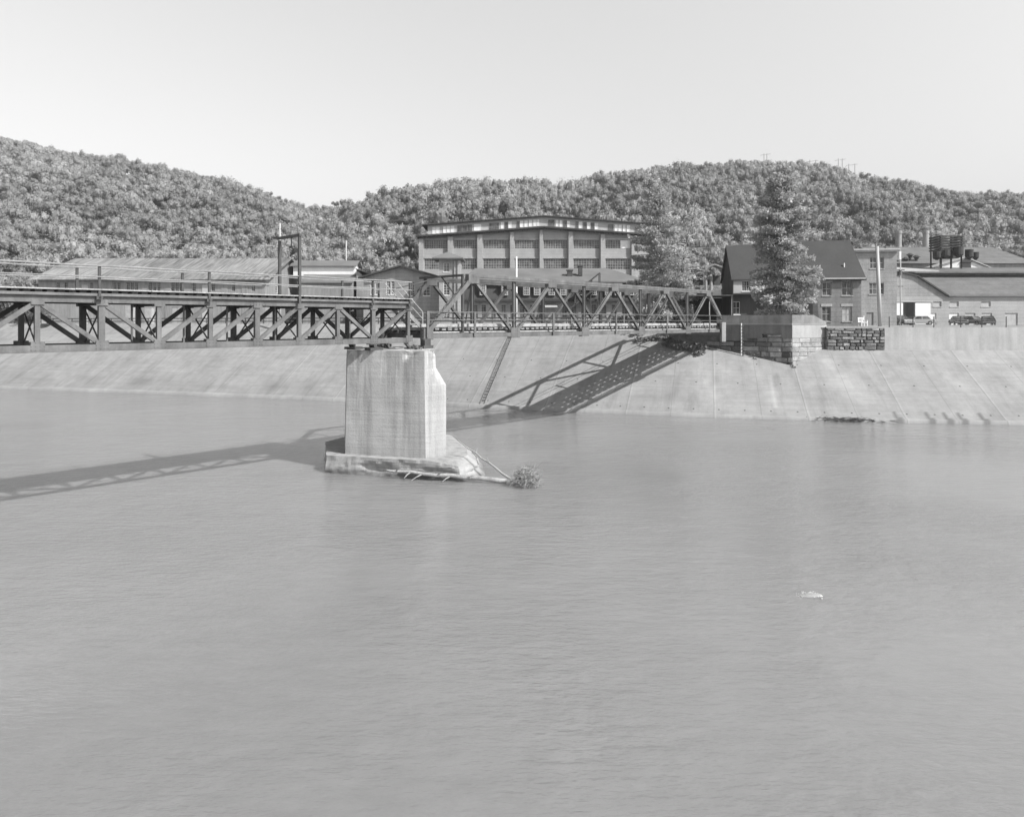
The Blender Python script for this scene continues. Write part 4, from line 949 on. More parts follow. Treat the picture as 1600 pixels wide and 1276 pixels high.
# --- two storey workshop with mansard dormers
def workshop():
    D = 118.; x0 = X(722, D); x1 = X(1012, D); L = x1 - x0
    z = lambda py: Zh(py, D) - G0; px = lambda p: X(p, D) - x0
    t = thing('mansard_workshop', 'long two-storey brick workshop with dark mansard, dormers and a flat hipped roof behind the truss', 'workshop', (x0, D, G0))
    lw = [739, 752, 767, 783, 797, 812, 828, 842, 878, 893, 908, 924, 940, 956, 972, 988]
    ops = [(px(p), px(p + 7.5), z(497), z(476)) for p in lw]
    wb = walls_box(L, 22, 0, z(471), ops); wb.build('wall', M['brick_mid'], t)
    for p in lw: window(t, (px(p), 0, z(497)), (1, 0, 0), px(p + 7.5) - px(p), z(476) - z(497), 2, 6, 'frame', inset=.12)
    for p in lw:
        a = MB(); xa, xb = px(p) - .12, px(p + 7.5) + .12; a.prism([(xa, z(476)), (xb, z(476)), (xb, z(476) + .18), ((xa + xb) / 2, z(476) + .38), (xa, z(476) + .18)], 'y', -.08, -.004); a.build('arch', M['brick_pale'], t)
    ev = MB(); ev.box((-.8, -1.1, z(471) + .01), (L + .8, 22.8, z(467.5))); ev.build('eave', M['roof_dark'], t)
    ma = MB(); zt = z(442); zb_ = z(467.4)
    a = [(-.4, -.5), (L + .4, -.5), (L + .4, 22.4), (-.4, 22.4)]; b_ = [(.9, .9), (L - .9, .9), (L - .9, 21), (.9, 21)]
    ma.add([(x, y, zb_) for x, y in a] + [(x, y, zt) for x, y in b_], [(0, 1, 5, 4), (1, 2, 6, 5), (2, 3, 7, 6), (3, 0, 4, 7), (4, 5, 6, 7)]); ms = ma.build('mansard', M['slate'], t)
    rf = MB(); e = .5; zr = z(421) + .9; r0 = px(738); r1 = px(962)
    rf.add([(-.2, -.2, zt + .03), (L + .2, -.2, zt + .03), (L + .2, 22.2, zt + .03), (-.2, 22.2, zt + .03), (-.2, -.2, zt + .28), (L + .2, -.2, zt + .28), (L + .2, 22.2, zt + .28), (-.2, 22.2, zt + .28), (r0, 9, zr), (r1, 9, zr)],
           [(3, 2, 1, 0), (0, 1, 5, 4), (1, 2, 6, 5), (2, 3, 7, 6), (3, 0, 4, 7), (4, 5, 9, 8), (5, 6, 9), (6, 7, 8, 9), (7, 4, 8)]); rf.build('roof', M['roof'], t)
    for p in (750, 784, 818, 834.5, 857, 875, 903, 922, 945, 960, 980):
        d = MB(); xa, xb = px(p), px(p + 9); d.box((xa - .12, -.62, z(462)), (xb + .12, 1.2, z(444.5))); d.prism([(xa - .3, z(444.5) + .005), (xb + .3, z(444.5) + .005), (xb + .2, z(443) + .005), (xa - .2, z(443) + .005)], 'y', -.85, 1.2)
        dm = d.build('dormer', M['board'], ms); window(dm, (xa + .03, -.63, z(461.3)), (1, 0, 0), xb - xa - .06, z(445.3) - z(461.3), 3, 4, 'white', inset=-.08, sill=False)
    for p, q_, yb, yt in ((889, 897, 428, 421), (907, 913, 423, 414)):
        c = MB(); c.box((px(p), 3, z(yb) - .6), (px(q_), 4.0, z(yt))); c.box((px(p) - .15, 2.9, z(yt) + .003), (px(q_) + .15, 4.15, z(yt) + .2)); c.build('roof_vent', M['steel_dark'], t)
    st = MB(); a0 = Vector((px(884), -2.2, z(486))); a1 = Vector((px(934), -2.2, z(446))); st.bar(a0, a1, 1.6, .25); st.bar(a0 + Vector((0, 0, 1.9)), a1 + Vector((0, 0, 1.9)), 2.0, .2)
    for f in (0, .25, .5, .75, 1): q_ = a0.lerp(a1, f); st.box((q_.x - .07, -3.0, q_.z), (q_.x + .07, -2.86, q_.z + 1.9)); st.box((q_.x - .07, -1.5, 0), (q_.x + .07, -1.36, q_.z + 1.9))
    st.build('covered_stair', M['steel_dark'], t)
    aw = MB(); aw.prism([(-1.6, z(480.5)), (-1.6, z(480)), (0, z(475)), (0, z(476))], 'x', px(851), px(870)); aw.build('awning', M['cream'], t)
workshop()
# --- tower and gabled hall
def tower():
    D = 108.; x0 = X(686, D); L = X(719, D) - x0; z = lambda py: Zh(py, D) - G0
    t = thing('hip_roofed_tower', 'narrow brick stair tower with wide pyramid roof in front of the big factory', 'tower', (x0, D, G0)); px = lambda p: X(p, D) - x0
    ops = [(px(693), px(702.5), z(425), z(411)), (px(693), px(702.5), z(461), z(437)), (px(693), px(702.5), z(497), z(478))]
    w_ = walls_box(L, 4.2, 0, z(405), ops); w_.build('wall', M['brick_mid'], t)
    for a, b_, c, d in ops: window(t, (a, 0, c), (1, 0, 0), b_ - a, d - c, 2, 6, 'white')
    p = MB(); p.box((px(710), -.25, 0), (px(711.5), -.003, z(407))); p.box((px(715), -.25, 0), (px(719), -.003, z(407))); p.build('pilaster', M['brick_pale'], t)
    r = MB(); o = 1.0; ze = z(405); xm, ym = L / 2 - .5, 2.1
    r.add([(-o, -o, ze + .01), (L + o - .5, -o, ze + .01), (L + o - .5, 4.2 + o, ze + .01), (-o, 4.2 + o, ze + .01), (-o, -o, ze + .2), (L + o - .5, -o, ze + .2), (L + o - .5, 4.2 + o, ze + .2), (-o, 4.2 + o, ze + .2), (xm, ym, z(391.5))], [(3, 2, 1, 0), (0, 1, 5, 4), (1, 2, 6, 5), (2, 3, 7, 6), (3, 0, 4, 7), (4, 5, 8), (5, 6, 8), (6, 7, 8), (7, 4, 8)])
    r.build('roof', M['roof'], t)
tower()
def hall():
    D = 112.; x0 = X(568, D); x1 = X(686, D); L = x1 - x0; z = lambda py: Zh(py, D) - G0; px = lambda p: X(p, D) - x0
    t = thing('gabled_hall', 'low brick hall with broad gable and bright paired windows left of the tower', 'building', (x0, D, G0))
    ops = [(px(579), px(584.5), z(460), z(439)), (px(586), px(591.5), z(460), z(439)), (px(604), px(609.5), z(460), z(439)), (px(611), px(616.5), z(460), z(439)), (px(661), px(672), z(462), z(438)), (px(640), px(648), z(462), z(440))]
    w_ = walls_box(L, 24, 0, z(434), ops); w_.prism([(0, z(434)), (L, z(434)), (L / 2, z(417))], 'y', .002, .3); w_.build('wall', M['brick_mid'], t)
    for a, b_, c, d in ops: window(t, (a, 0, c), (1, 0, 0), b_ - a, d - c, 2, 5, 'white')
    r = MB(); gable_roof(r, 0, L, -.4, 24, z(434) + .02, z(417) + .02, .25, .7, 'y'); r.build('roof', M['roof_dark'], t)
    c = MB(); c.box((px(641), 2, z(430)), (px(643), 2.4, z(421))); c.build('flue', M['steel_dark'], t)
hall()
# --- shed with white-gabled monitor
def monitor_shed():
    D = 126.; x0 = X(470, D); x1 = X(548, D); L = x1 - x0; z = lambda py: Zh(py, D) - G0; px = lambda p: X(p, D) - x0
    t = thing('monitor_shed', 'small shed whose roof monitor has a white clerestory band and white gable end', 'shed', (x0, D, G0))
    w_ = walls_box(L, 12, 0, z(441)); ze = z(441); zr = z(421)
    for xx in (0, L - .3): w_.prism([(0, ze), (12, ze), (6, zr)], 'x', xx + .001, xx + .299)
    w_.build('wall', M['board'], t)
    r = MB(); gable_roof(r, 0, L, 0, 12, ze + .02, zr + .02, .2, .5); r.build('roof', M['roof'], t)
    m_ = MB(); zt_ = z(412); m_.box((-2.5, 3.8, zr - 1.0), (L - .3, 8.2, zt_)); m_.prism([(3.8, zt_), (8.2, zt_), (6, z(405))], 'x', L - .6, L - .301); m_.build('monitor', M['white'], t)
    r = MB(); gable_roof(r, -2.5, L - .2, 3.8, 8.2, zt_ + .02, z(404.5) + .1, .15, .55); r.build('monitor_roof', M['roof'], t)
    # lean-to on its right
    l = MB(); l.prism([(L + .6, 0), (px(570), 0), (px(570), z(436)), (L + .6, z(420))], 'y', 2, 14); l.build('lean_to', M['brick_mid'], t)
    r = MB(); r.prism([(L + .55, z(420) + .01), (px(590), z(432) + .01), (px(590), z(432) + .2), (L + .55, z(420) + .2)], 'y', 1.5, 14.4); r.build('lean_to_roof', M['roof_dark'], t)
monitor_shed()
# --- long rusty-roofed shed
def rusty_shed():
    D = 118.; x0 = X(60, D); x1 = X(415, D); L = x1 - x0; z = lambda py: Zh(py, D) - G0; px = lambda p: X(p, D) - x0
    t = thing('rusty_roofed_shed', 'very long low shed with streaked rusty iron roof behind the left span', 'shed', (x0, D, G0))
    wx = [88, 100, 117, 140, 176, 182.5, 197, 203.5, 210, 232, 238.5, 245, 267, 273.5, 280, 300, 330, 362, 393]
    ops = [(px(p), px(p + 5.5), z(455), z(441)) for p in wx]
    ze = z(434.5); zr = Zh(404.5, 129.5) - G0
    w_ = walls_box(L, 23, 0, ze, ops, ops_right=[(5, 6.6, z(456), z(443)), (12, 14.5, 0, z(443))])
    for xx in (0, L - .3): w_.prism([(0, ze), (23, ze), (11.5, zr - .1)], 'x', xx + .001, xx + .299)
    w_.build('wall', M['board'], t)
    for a, b_, c, d in ops: window(t, (a, 0, c), (1, 0, 0), b_ - a, d - c, 2, 4, 'frame', sill=False)
    window(t, (L, 5, z(456)), (0, 1, 0), 1.6, z(443) - z(456), 2, 3, 'white', inset=.12, sill=False)
    d = MB(); d.box((L - .2, 12, 0), (L - .1, 14.5, z(443))); d.build('door', M['cream'], t)
    for p in (128, 222, 258, 316, 346, 378):
        dd = MB(); dd.box((px(p), -.08, 0), (px(p + 9), -.003, z(445))); dd.build('door', M['cream'] if p in (128, 316) else M['board'], t)
    r = MB(); gable_roof(r, 0, L, 0, 23, ze, zr, .12, .9); r.build('roof', M['rusty'], t)
rusty_shed()
# lean wooden annex and rubbish right of it
def annex():
    D = 122.; x0 = X(420, D); L = X(466, D) - x0; z = lambda py: Zh(py, D) - G0; px = lambda p: X(p, D) - x0
# --- bits in the left yard seen under the walkway
for k, (pxa, wd, pa, pb, D, m_, lab) in enumerate(((64, 10, 494, 508, 109, 'board_dark', 'dark wooden bin by the end of the left bank'), (196, 13, 478, 500, 112, 'cream', 'pale upright cabinet in the yard below the rusty-roofed shed'), (226, 11, 481, 500, 112, 'cream', 'narrow pale cabinet beside the wider one in the yard'), (268, 10, 480, 498, 112, 'board', 'grey cabinet with dark door below the rusty-roofed shed'))):
    t = thing('yard_cabinet', lab, 'cabinet', (X(pxa, D), D, G0)); z1 = Zh(pa, D) - G0; w_ = wd / F * D
    b_ = MB(); b_.box((0, 0, .12), (w_, .9, z1)); b_.box((-.06, -.06, z1 + .003), (w_ + .06, .96, z1 + .08)); b_.build('body', M[m_], t, bevel=.02)
    b_ = MB(); b_.box((w_ * .12, -.04, .25), (w_ * .88, -.004, z1 - .15)); b_.box((w_ * .75, -.08, z1 * .45), (w_ * .82, -.041, z1 * .55)); b_.build('door', M['frame'], t)
    b_ = MB(); b_.box((.05, .05, 0), (w_ - .05, .85, .118)); b_.build('plinth', M['steel_dark'], t)
# --- low store behind the hall's left: roofs at the foot of the hill
# --- right bank: dark board house
def board_house():
    D = 92.; rot = rad(-6); x0 = X(1146, D); t = thing('steep_roofed_house', 'board-sided house with steep plain roof and dark gable left of the tall spruce', 'house', (x0, D, G0), rot)
    z = lambda py: Zh(py, D) - G0; k = D / F; L = 58 * k
    ze = z(434); zr = Zh(384, 95) - G0
    ops = [(13 * k, 27 * k, z(455), z(439)), (37 * k, 44 * k, z(455), z(439))]
    w_ = MB(); w_.wall((0, 0, 0), (1, 0, 0), L, z(458), ze, ops); w_.wall((0, 7, 0), (0, -1, 0), 7, 0, ze, []); w_.wall((L, 0, 0), (0, 1, 0), 7, 0, ze, []); w_.wall((L, 7, 0), (-1, 0, 0), L, 0, ze, []); w_.build('wall', M['cream'], t)
    for a, b_, c, d in ops: window(t, (a, 0, c), (1, 0, 0), b_ - a, d - c, 4 if a < 20 * k else 2, 2, 'white')
    for xx in (0.002, L - .3): g_ = MB(); g_.prism([(0, ze), (7, ze), (3.5, zr - .05)], 'x', xx, xx + .25); g_.build('gable', M['board_dark'], t)
    g_ = MB(); g_.box((-.10, -.05, 0), (-.002, 7.05, ze)); g_.build('end_siding', M['board_dark'], t)
    lo = MB(); lo.wall((0, .9, 0), (1, 0, 0), L, 0, z(458), [(1 * k, 12 * k, z(491), z(471))]); lo.build('porch_wall', M['board_dark'], t)
    window(t, (1 * k, .9, z(491)), (1, 0, 0), 11 * k, z(471) - z(491), 2, 2, 'white', inset=.05)
    e = MB(); e.box((-.15, -.35, z(460)), (L + .2, .95, z(458) - .02)); e.build('porch_beam', M['board_dark'], t)
    r = MB(); gable_roof(r, 0, L, 0, 7, ze + .02, zr, .16, .3); r.build('roof', M['slate'], t)
    # shed roof at its left
    s_ = MB(); s_.prism([(-.4, z(462)), (7, z(462)), (7, z(461)), (-.4, z(461))], 'x', -6.0, -.12); s_.build('lean_to_roof', M['steel'], t)
    s_ = MB()
    for xx in (-5.9, -3.1, -.25): s_.box((xx, .0, 0), (xx + .12, .12, z(462) - .01))
    s_.build('lean_to_posts', M['timber'], t)
    s_ = MB(); s_.wall((-6, 6.5, 0), (1, 0, 0), 5.85, 0, z(463), [(1, 2, .8, 3)]); s_.build('lean_to_wall', M['board_dark'], t)
board_house()
def brick_house():
    D = 88.; rot = rad(-7); x0 = X(1270, D); t = thing('brick_house', 'two-storey brick house with plain dark slate roof between the spruce and the flat-roofed block', 'house', (x0, D, G0), rot)
    k = D / F; L = 72 * k; z = lambda py: Zh(py, D) - G0; ze = z(434); zr = Zh(380, 94) - G0
    ops = [(14 * k, 27.5 * k, z(462), z(441)), (43 * k, 59 * k, z(462), z(439)), (13.5 * k, 27 * k, z(502), z(479)), (43.5 * k, 58 * k, z(502), z(479))]
    w_ = walls_box(L, 10.5, 0, ze, ops)
    for xx in (0.001, L - .3): w_.prism([(0, ze), (10.5, ze), (5.25, zr - .05)], 'x', xx, xx + .28)
    w_.build('wall', M['brick'], t)
    for i, (a, b_, c, d) in enumerate(ops): window(t, (a, 0, c), (1, 0, 0), b_ - a, d - c, 2, 2, 'frame', 'cream' if i == 3 else 'glass', bt=.09, mt=.06)
    for a, b_, c, d in ops: s_ = MB(); s_.box((a - .12, -.05, d + .02), (b_ + .12, -.004, d + .34)); s_.build('lintel', M['concrete'], t)
    for a, b_, c, d in ops[:2]: s_ = MB(); s_.box((a, .05, c + .05), ((a + b_) / 2, .10, c + (d - c) * .5)); s_.build('blind', M['white'], t) if False else None
    r = MB(); gable_roof(r, -1.4, L, 0, 10.5, ze + .02, zr, .2, .45); r.build('roof', M['slate'], t)
    c = MB(); c.box((-.2, -.6, ze - .22), (L + .3, -.40, ze - .05)); c.build('gutter', M['cream'], t)
    v = MB(); v.tube([(52 * k, 1.3, ze + .9), (52 * k, 1.3, ze + 1.9)], .09, 8); v.build('vent_pipe', M['white'], t)
brick_house()
def block():
    D = 96.; rot = rad(-6); x0 = X(1337, D); t = thing('flat_roofed_block', 'three-storey flat-roofed brick block with pale cornice behind the leaning pole', 'building', (x0, D, G0), rot)
    k = D / F; L = 61 * k; z = lambda py: Zh(py, D) - G0
    ops = [(21 * k, 42 * k, z(420), z(402)), (20 * k, 42 * k, z(460), z(442))]
    w_ = walls_box(L, 12, 0, z(394), ops + [(16 * k, 26.5 * k, 0, z(488))]); w_.build('wall', M['brick_mid'], t)
    for a, b_, c, d in ops: window(t, (a, 0, c), (1, 0, 0), b_ - a, d - c, 4, 2, 'frame', bt=.09, mt=.07)
    d_ = MB(); d_.box((16 * k, .12, 0), (26.5 * k, .18, z(488))); d_.build('door', M['board'], t)
    c = MB(); c.box((-.4, -.45, z(394) + .003), (L + .2, 12.3, z(391.5))); c.box((-.55, -.6, z(391.5) + .003), (L + .3, 12.4, z(389.5))); c.build('cornice', M['cream'], t)
    v = MB(); v.box((L * .55, 3, z(389)), (L * .8, 5, z(385))); v.tube([(L * .88, 2, z(389)), (L * .88, 2, z(383))], .12, 8); v.build('roof_hatch', M['steel'], t)
block()
def works():
    D = 116.; x0 = X(1396, D); t = thing('corrugated_works', 'wide low works building with white sliding doors around a dark doorway at the right edge', 'factory', (x0, D, G0))
    z = lambda py: Zh(py, D) - G0; px = lambda p: X(p, D) - x0; L = px(1760)
    ops = [(px(1410), px(1429), 0, z(472)), (px(1454), px(1463), 0, z(489)), (px(1483), px(1498), 0, z(489)), (px(1508), px(1524), 0, z(489)), (px(1534), px(1550), 0, z(489)), (px(1570), px(1590), 0, z(489)),
           (px(1458), px(1471), z(479), z(471)), (px(1484), px(1498), z(479), z(471)), (px(1533), px(1548), z(479), z(471))]
    w_ = MB(); w_.wall((0, 0, 0), (1, 0, 0), L, 0, z(463), ops); w_.wall((L, 0, 0), (0, 1, 0), 40, 0, z(463), []); w_.wall((0, 40, 0), (0, -1, 0), 40, 0, z(463), []); w_.build('wall', M['brick_pale'], t)
    gw = MB(); gw.prism([(0, z(463) + .002), (px(1480), z(463) + .002), (px(1433), z(432)), (px(1408), z(425)), (0, z(425))], 'y', .01, .4); gw.build('gable_wall', M['brick_mid'], t)
    for a, b_, c, d in ops[6:]: window(t, (a, 0, c), (1, 0, 0), b_ - a, d - c, 1, 1, 'cream', 'cream')
    for a, b_, c, d in ops[1:6]: dd = MB(); dd.box((a, .14, 0), (b_, .2, d)); dd.build('garage_door', M['white' if b_ < px(1500) else 'cream'], t)
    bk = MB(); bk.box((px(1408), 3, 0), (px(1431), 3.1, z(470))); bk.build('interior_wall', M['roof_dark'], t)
    for a, b_ in ((1396, 1410), (1429, 1453)):
        dd = MB(); dd.box((px(a), -.2, .1), (px(b_), -.08, z(473))); 
        dr = dd.build('sliding_door', M['white'], t)
    tr = MB(); tr.box((px(1396), -.3, z(472) + .01), (px(1456), -.05, z(470))); tr.build('door_track', M['cream'], t)
    r = MB()
    # front slope of the right wing
    xa = px(1480); xb = L
    def slope(mb, x0_, x0b, x1_, ya, yb, za, zb_, th=.2): mb.add([(x0_, ya, za), (x1_, ya, za), (x1_, yb, zb_), (x0b, yb, zb_), (x0_, ya, za + th), (x1_, ya, za + th), (x1_, yb, zb_ + th), (x0b, yb, zb_ + th)], [(3, 2, 1, 0), (4, 5, 6, 7), (0, 1, 5, 4), (1, 2, 6, 5), (2, 3, 7, 6), (3, 0, 4, 7)])
    zt = Zh(432, 124) - G0; slope(r, px(1480), px(1433), xb, -.5, 8, z(463) + .02, zt)
    r.build('lower_roof', M['roof_metal'], t)
    rk = MB(); rk.bar((px(1408) - .3, -.15, z(424.5)), (px(1433), -.15, z(431.5)), .5, .22); rk.bar((px(1433), -.15, z(431.5)), (px(1480) + .2, -.15, z(463)), .5, .22); rk.build('rake_board', M['roof_dark'], t)
    cl = MB(); cl.box((px(1433), 8.2, zt), (L, 8.6, Zh(426, 124) - G0)); cl.build('clerestory', M['board'], t)
    u = MB(); slope(u, px(1404), px(1440), L, 6.5, 22, Zh(426.5, 122.5) - G0, Zh(420.5, 138) - G0, .3); u.build('upper_roof', M['roof_metal'], t)
    lf = MB(); slope(lf, -.2, px(1410), px(1470), .4, 16, z(424), Zh(418, 132) - G0, .2); lf.build('left_roof', M['cream'], t)
works()
def back_works():
    D = 142.; x0 = X(1398, D); t = thing('back_works', 'long shed with pale sloping roof behind the low works building', 'factory', (x0, D, G0)); z = lambda py: Zh(py, D) - G0; px = lambda p: X(p, D) - x0
    w_ = MB(); L = px(1620); w_.box((0, 0, 0), (L, 26, z(412))); w_.build('wall', M['board'], t)
    r = MB(); ze = z(412); r.prism([(-.5, ze + .01), (13, Zh(386, 155) - G0), (26.5, ze + .01)], 'x', -.5, L); r.build('roof', M['roof_metal'], t)
    g_ = MB(); a, b_, c = px(1439), px(1531), px(1492); g_.prism([(a, z(421)), (b_, z(421)), (c, z(405))], 'y', -3, -.01); gg = g_.build('white_gable', M['white'], t)
    r = MB()
    for s0, s1 in (((a, z(421)), (c, z(405))), ((c, z(405)), (b_, z(421)))): r.bar((s0[0], -1.6, s0[1] + .12), (s1[0], -1.6, s1[1] + .12), 3.6, .16)
    r.build('gable_roof', M['cream'], t)
    v = MB(); v.box((px(1486), -3.2, z(420)), (px(1501), -3.01, z(412))); v.prism([(px(1484), z(412)), (px(1503), z(412)), (px(1493.5), z(406))], 'y', -3.3, -3.01); v.build('louvre', M['roof_dark'], t)
    for p, y0, y1 in ((1400, 417, 407), (1417, 415, 404), (1434, 411, 401), (1424, 405, 398)):
        v = MB(); xx = px(p) + .6; yy = 1.5; v.tube([(xx, yy, z(y0)), (xx, yy, z(y1) - .5), (xx, yy, z(y1))], [.28, .28, .5], 10); v.tube([(xx, yy, z(y1) + .02), (xx, yy, z(y1) + .45)], [.8, .25], 10); v.build('ventilator', M['steel_dark'], t)
back_works()
for p, lab in ((1404, 'left one of the two short iron smokestacks behind the works'), (1446.5, 'right one of the two short iron smokestacks behind the works')):
    D = 165.; t = thing('smokestack', lab, 'smokestack', (X(p, D), D, G0), 0, 'smokestacks behind the works'); r = 4.3 / F * D; zt = Zh(361, D) - G0
    s_ = MB(); s_.tube([(0, 0, 0), (0, 0, zt)], r, 18, True); s_.build('shaft', M['stack'], t, smooth=False); s_ = MB(); s_.tube([(0, 0, zt - .6), (0, 0, zt + .04)], r + .1, 18); s_.build('rim', M['stack'], t)
    b_ = MB(); b_.tube([(0, 0, zt * .55), (0, 0, zt * .55 + .3)], r + .08, 18); b_.build('band', M['steel'], t)
    b_ = MB(); b_.box((-4, 1, 0), (4.5, 8, Zh(386, D) - G0)); b_.build('boiler_house', M['brick'], t)
def cooling():
    D = 135.; t = thing('cooling_tower', 'dark slatted cooling tower standing above the white gable of the works', 'tower', (X(1478, D), D, G0 + 8)); z = lambda py: Zh(py, D) - G0 - 8; w_ = 18 / F * D
    for k in range(6):
        s_ = MB(); zz = z(392) + (z(372) - z(392)) * k / 5; s_.box((-w_, -1.8, zz), (w_, -1.6, zz + .26)); s_.box((-w_, 1.6, zz), (w_, 1.8, zz + .26)); s_.box((-w_, -1.6, zz), (-w_ + .2, 1.6, zz + .26)); s_.box((w_ - .2, -1.6, zz), (w_, 1.6, zz + .26)); s_.build('slat_ring', M['soot'], t)
    for sx_ in (-w_ * .9, 0, w_ * .9):
        for yy in (-1.5, 1.5): s_ = MB(); s_.box((sx_ - .1, yy - .1, 0), (sx_ + .1, yy + .1, z(371))); s_.build('leg', M['soot'], t)
    s_ = MB(); s_.box((-w_ * .8, -1.2, z(404)), (w_ * .8, 1.2, z(393))); s_.build('tank', M['steel_dark'], t)
    for dx, r_, a, b_ in ((-3.2, .7, 404, 395), (-1.7, .9, 402, 393), (2.9, .7, 403, 392), (4.1, .55, 404, 396), (.9, .8, 400, 388), (-2.5, .5, 398, 391)):
        s_ = MB(); s_.tube([(dx, -2.4, z(a) - .5), (dx, -2.4, z(a)), (dx, -2.4, z(b_))], [r_ * .3, r_, r_], 12); s_.build('cyclone', M['soot'], t)
cooling()
# --- hopper frame left of the board house
def hopper():
    D = 104.; t = thing('steel_hopper_frame', 'open steel frame with shed roof and fat pipes beside the dark gabled house', 'frame', (X(1081, D), D, G0)); z = lambda py: Zh(py, D) - G0; px = lambda p: X(p, D) - X(1081, D)
    for p, r_, y1 in ((1081, .13, 420), (1103, .2, 424), (1111, .22, 421), (1128, .13, 424)):
        s_ = MB(); s_.tube([(px(p), 0, 0), (px(p), 0, z(y1))], r_, 10); s_.build('leg', M['pipe'] if r_ > .15 else M['steel_pale'], t)
    s_ = MB(); s_.bar((px(1078), -.3, z(419)), (px(1106), -.3, z(425)), 1.8, .2); s_.bar((px(1098), -.2, z(420)), (px(1113), -.2, z(414)), 2.2, .2); s_.bar((px(1113), -.2, z(414)), (px(1134), -.2, z(422)), 2.2, .2); s_.build('roof', M['steel_pale'], t)
    s_ = MB(); s_.box((px(1083), .8, z(446)), (px(1101), 3.4, z(426))); s_.box((px(1114), .8, z(447)), (px(1128), 3, z(430))); s_.build('bin', M['steel_dark'], t)
    s_ = MB(); s_.bar((px(1083), 0, z(424)), (px(1098), 0, z(434)), .1, .12); s_.bar((px(1078), 0, z(447)), (px(1134), 0, z(447)), .2, .25); s_.bar((px(1100), -.4, z(459)), (px(1134), -.4, z(447)), .5, .3); s_.build('brace', M['steel_pale'], t)
    s_ = MB(); s_.wall((px(1076), 3, 0), (1, 0, 0), px(1140) - px(1076), 0, z(452), [(1.0, 2.2, 1, 3), (3.2, 4.2, 1, 3)]); s_.build('lower_wall', M['brick'], t)
hopper()

# ------------------------------------------------------------------ poles and wires
def pole(name, label, px, D, y0, y1, r, m_, lean=0, arm=None, zb=None):
    zb = G0 if zb is None else zb
    t = thing(name, label, 'pole', (X(px, D), D, zb)); zt = Zh(y1, D) - zb
    s_ = MB(); s_.tube([(0, 0, 0), (lean * .5, 0, zt * .5), (lean, 0, zt)], [r, r * .9, r * .75], 9); s_.build('shaft', M[m_], t, smooth=True)
    if arm:
        for za, w_ in arm: s_ = MB(); s_.box((lean - w_, -.06, zt - za), (lean + w_, .06, zt - za + .12)); s_.build('crossarm', M['timber_dark'], t)
    return t, Vector((X(px, D) + lean, D, zb + zt))
_, pA = pole('utility_pole', 'thick pale wooden pole standing in front of the flat-roofed block', 1375, 84, 0, 385, .24, 'pole', -.35)
tB, pB = pole('power_pole', 'slim power pole with transformer cans in front of the white sliding doors', 1407, 98, 0, 392, .09, 'pole', 0, ((2.7, .55), (5, .35)))
s_ = MB(); s_.tube([(-.5, -.1, pB.z - G0 - 3.5), (-.5, -.1, pB.z - G0 - 2.8)], .2, 10); s_.tube([(-.2, -.35, pB.z - G0 - 3.4), (-.2, -.35, pB.z - G0 - 2.7)], .2, 10); s_.build('transformer', M['steel'], tB)
s_ = MB(); s_.box((-.25, -.2, pB.z - G0 - 1.2), (.0, 0, pB.z - G0 - .1)); s_.build('box', M['white'], tB)
_, pC = pole('white_pole', 'bright white pole rising behind the middle of the truss top chord', 807, 93, 0, 401, .14, 'white')
_, pD = pole('wooden_lamp_pole', 'slender weathered pole rising just behind the goalpost frame', 437.5, 96, 0, 349, .16, 'pole', 0, ((.8, .25),))
_, pE = pole('hillside_pole', 'small pale pole standing among trees at the foot of the hill', 541, 170, 0, 376, .2, 'pole')
def wire(name, label, a, b_, sag, r=.02):
    a = Vector(a); b_ = Vector(b_); s_ = MB(); pts = [a.lerp(b_, k / 16) - Vector((0, 0, 4 * sag * (k / 16) * (1 - k / 16))) - a for k in range(17)]
    s_.tube(pts, r, 4, False); return tag(s_.build(name, M['pipe'], None, loc=a), label, 'wire')
wire('overhead_wire', 'upper of two wires running left from the slender pole across the hill', pD - Vector((0, 0, 3.1)), (X(-120, 96), 96, Zh(345, 96)), .8)
wire('overhead_wire', 'lower of two wires running left from the slender pole across the hill', pD - Vector((0, 0, 3.4)), (X(-120, 102), 102, Zh(338, 102)), 2.6, .012)
wire('overhead_wire', 'wire running from the ragged spruces to the ridge of the steep-roofed house', (X(1076, 97), 97, Zh(388, 97)), (X(1150, 94), 94, Zh(383, 94)), .1)
wire('overhead_wire', 'wire at the right edge running off beyond the smokestacks', (X(1500, 150), 150, Zh(382, 150)), (X(1700, 150), 150, Zh(378, 150)), .5)
wire('overhead_wire', 'slack wire sloping from the ragged spruces down to the hopper frame roof', (X(1078, 100), 100, Zh(399, 100)), (X(1132, 100), 100, Zh(417, 100)), .2)
for k, (px, y0, y1, dbl) in enumerate(((1196, 268, 240, 1), (1270, 280, 250, 2), (1313, 290, 248, 1.3), (1331, 292, 256, 2))):
    lab = ['leftmost pylon poking above the trees on the right-hand hill crest', 'paired-pole pylon above and right of the tall spruce on the hill', 'tallest pylon in the cleared strip of the right-hand hill', 'rightmost pylon on the right-hand hill, close beside the tallest one'][k]
    _, rd = ridge(px); D = rd * (.93 if k else .99); zb = hill_h(px, D); t = thing('transmission_pylon', lab, 'pylon', (X(px, D), D, zb), 0, 'pylons on the hill'); h = Zh(y1, D) - zb
    for e in (-1, 1): s_ = MB(); s_.tube([(e * 1.3 * dbl * .6, 0, -1), (e * 1.3 * dbl * .6, 0, h)], .17, 6); s_.build('leg', M['pipe'], t)
    s_ = MB(); s_.bar((-2.9, 0, h - 1.0), (2.9, 0, h - .2), .2, .25); s_.build('crossarm', M['pipe'], t)

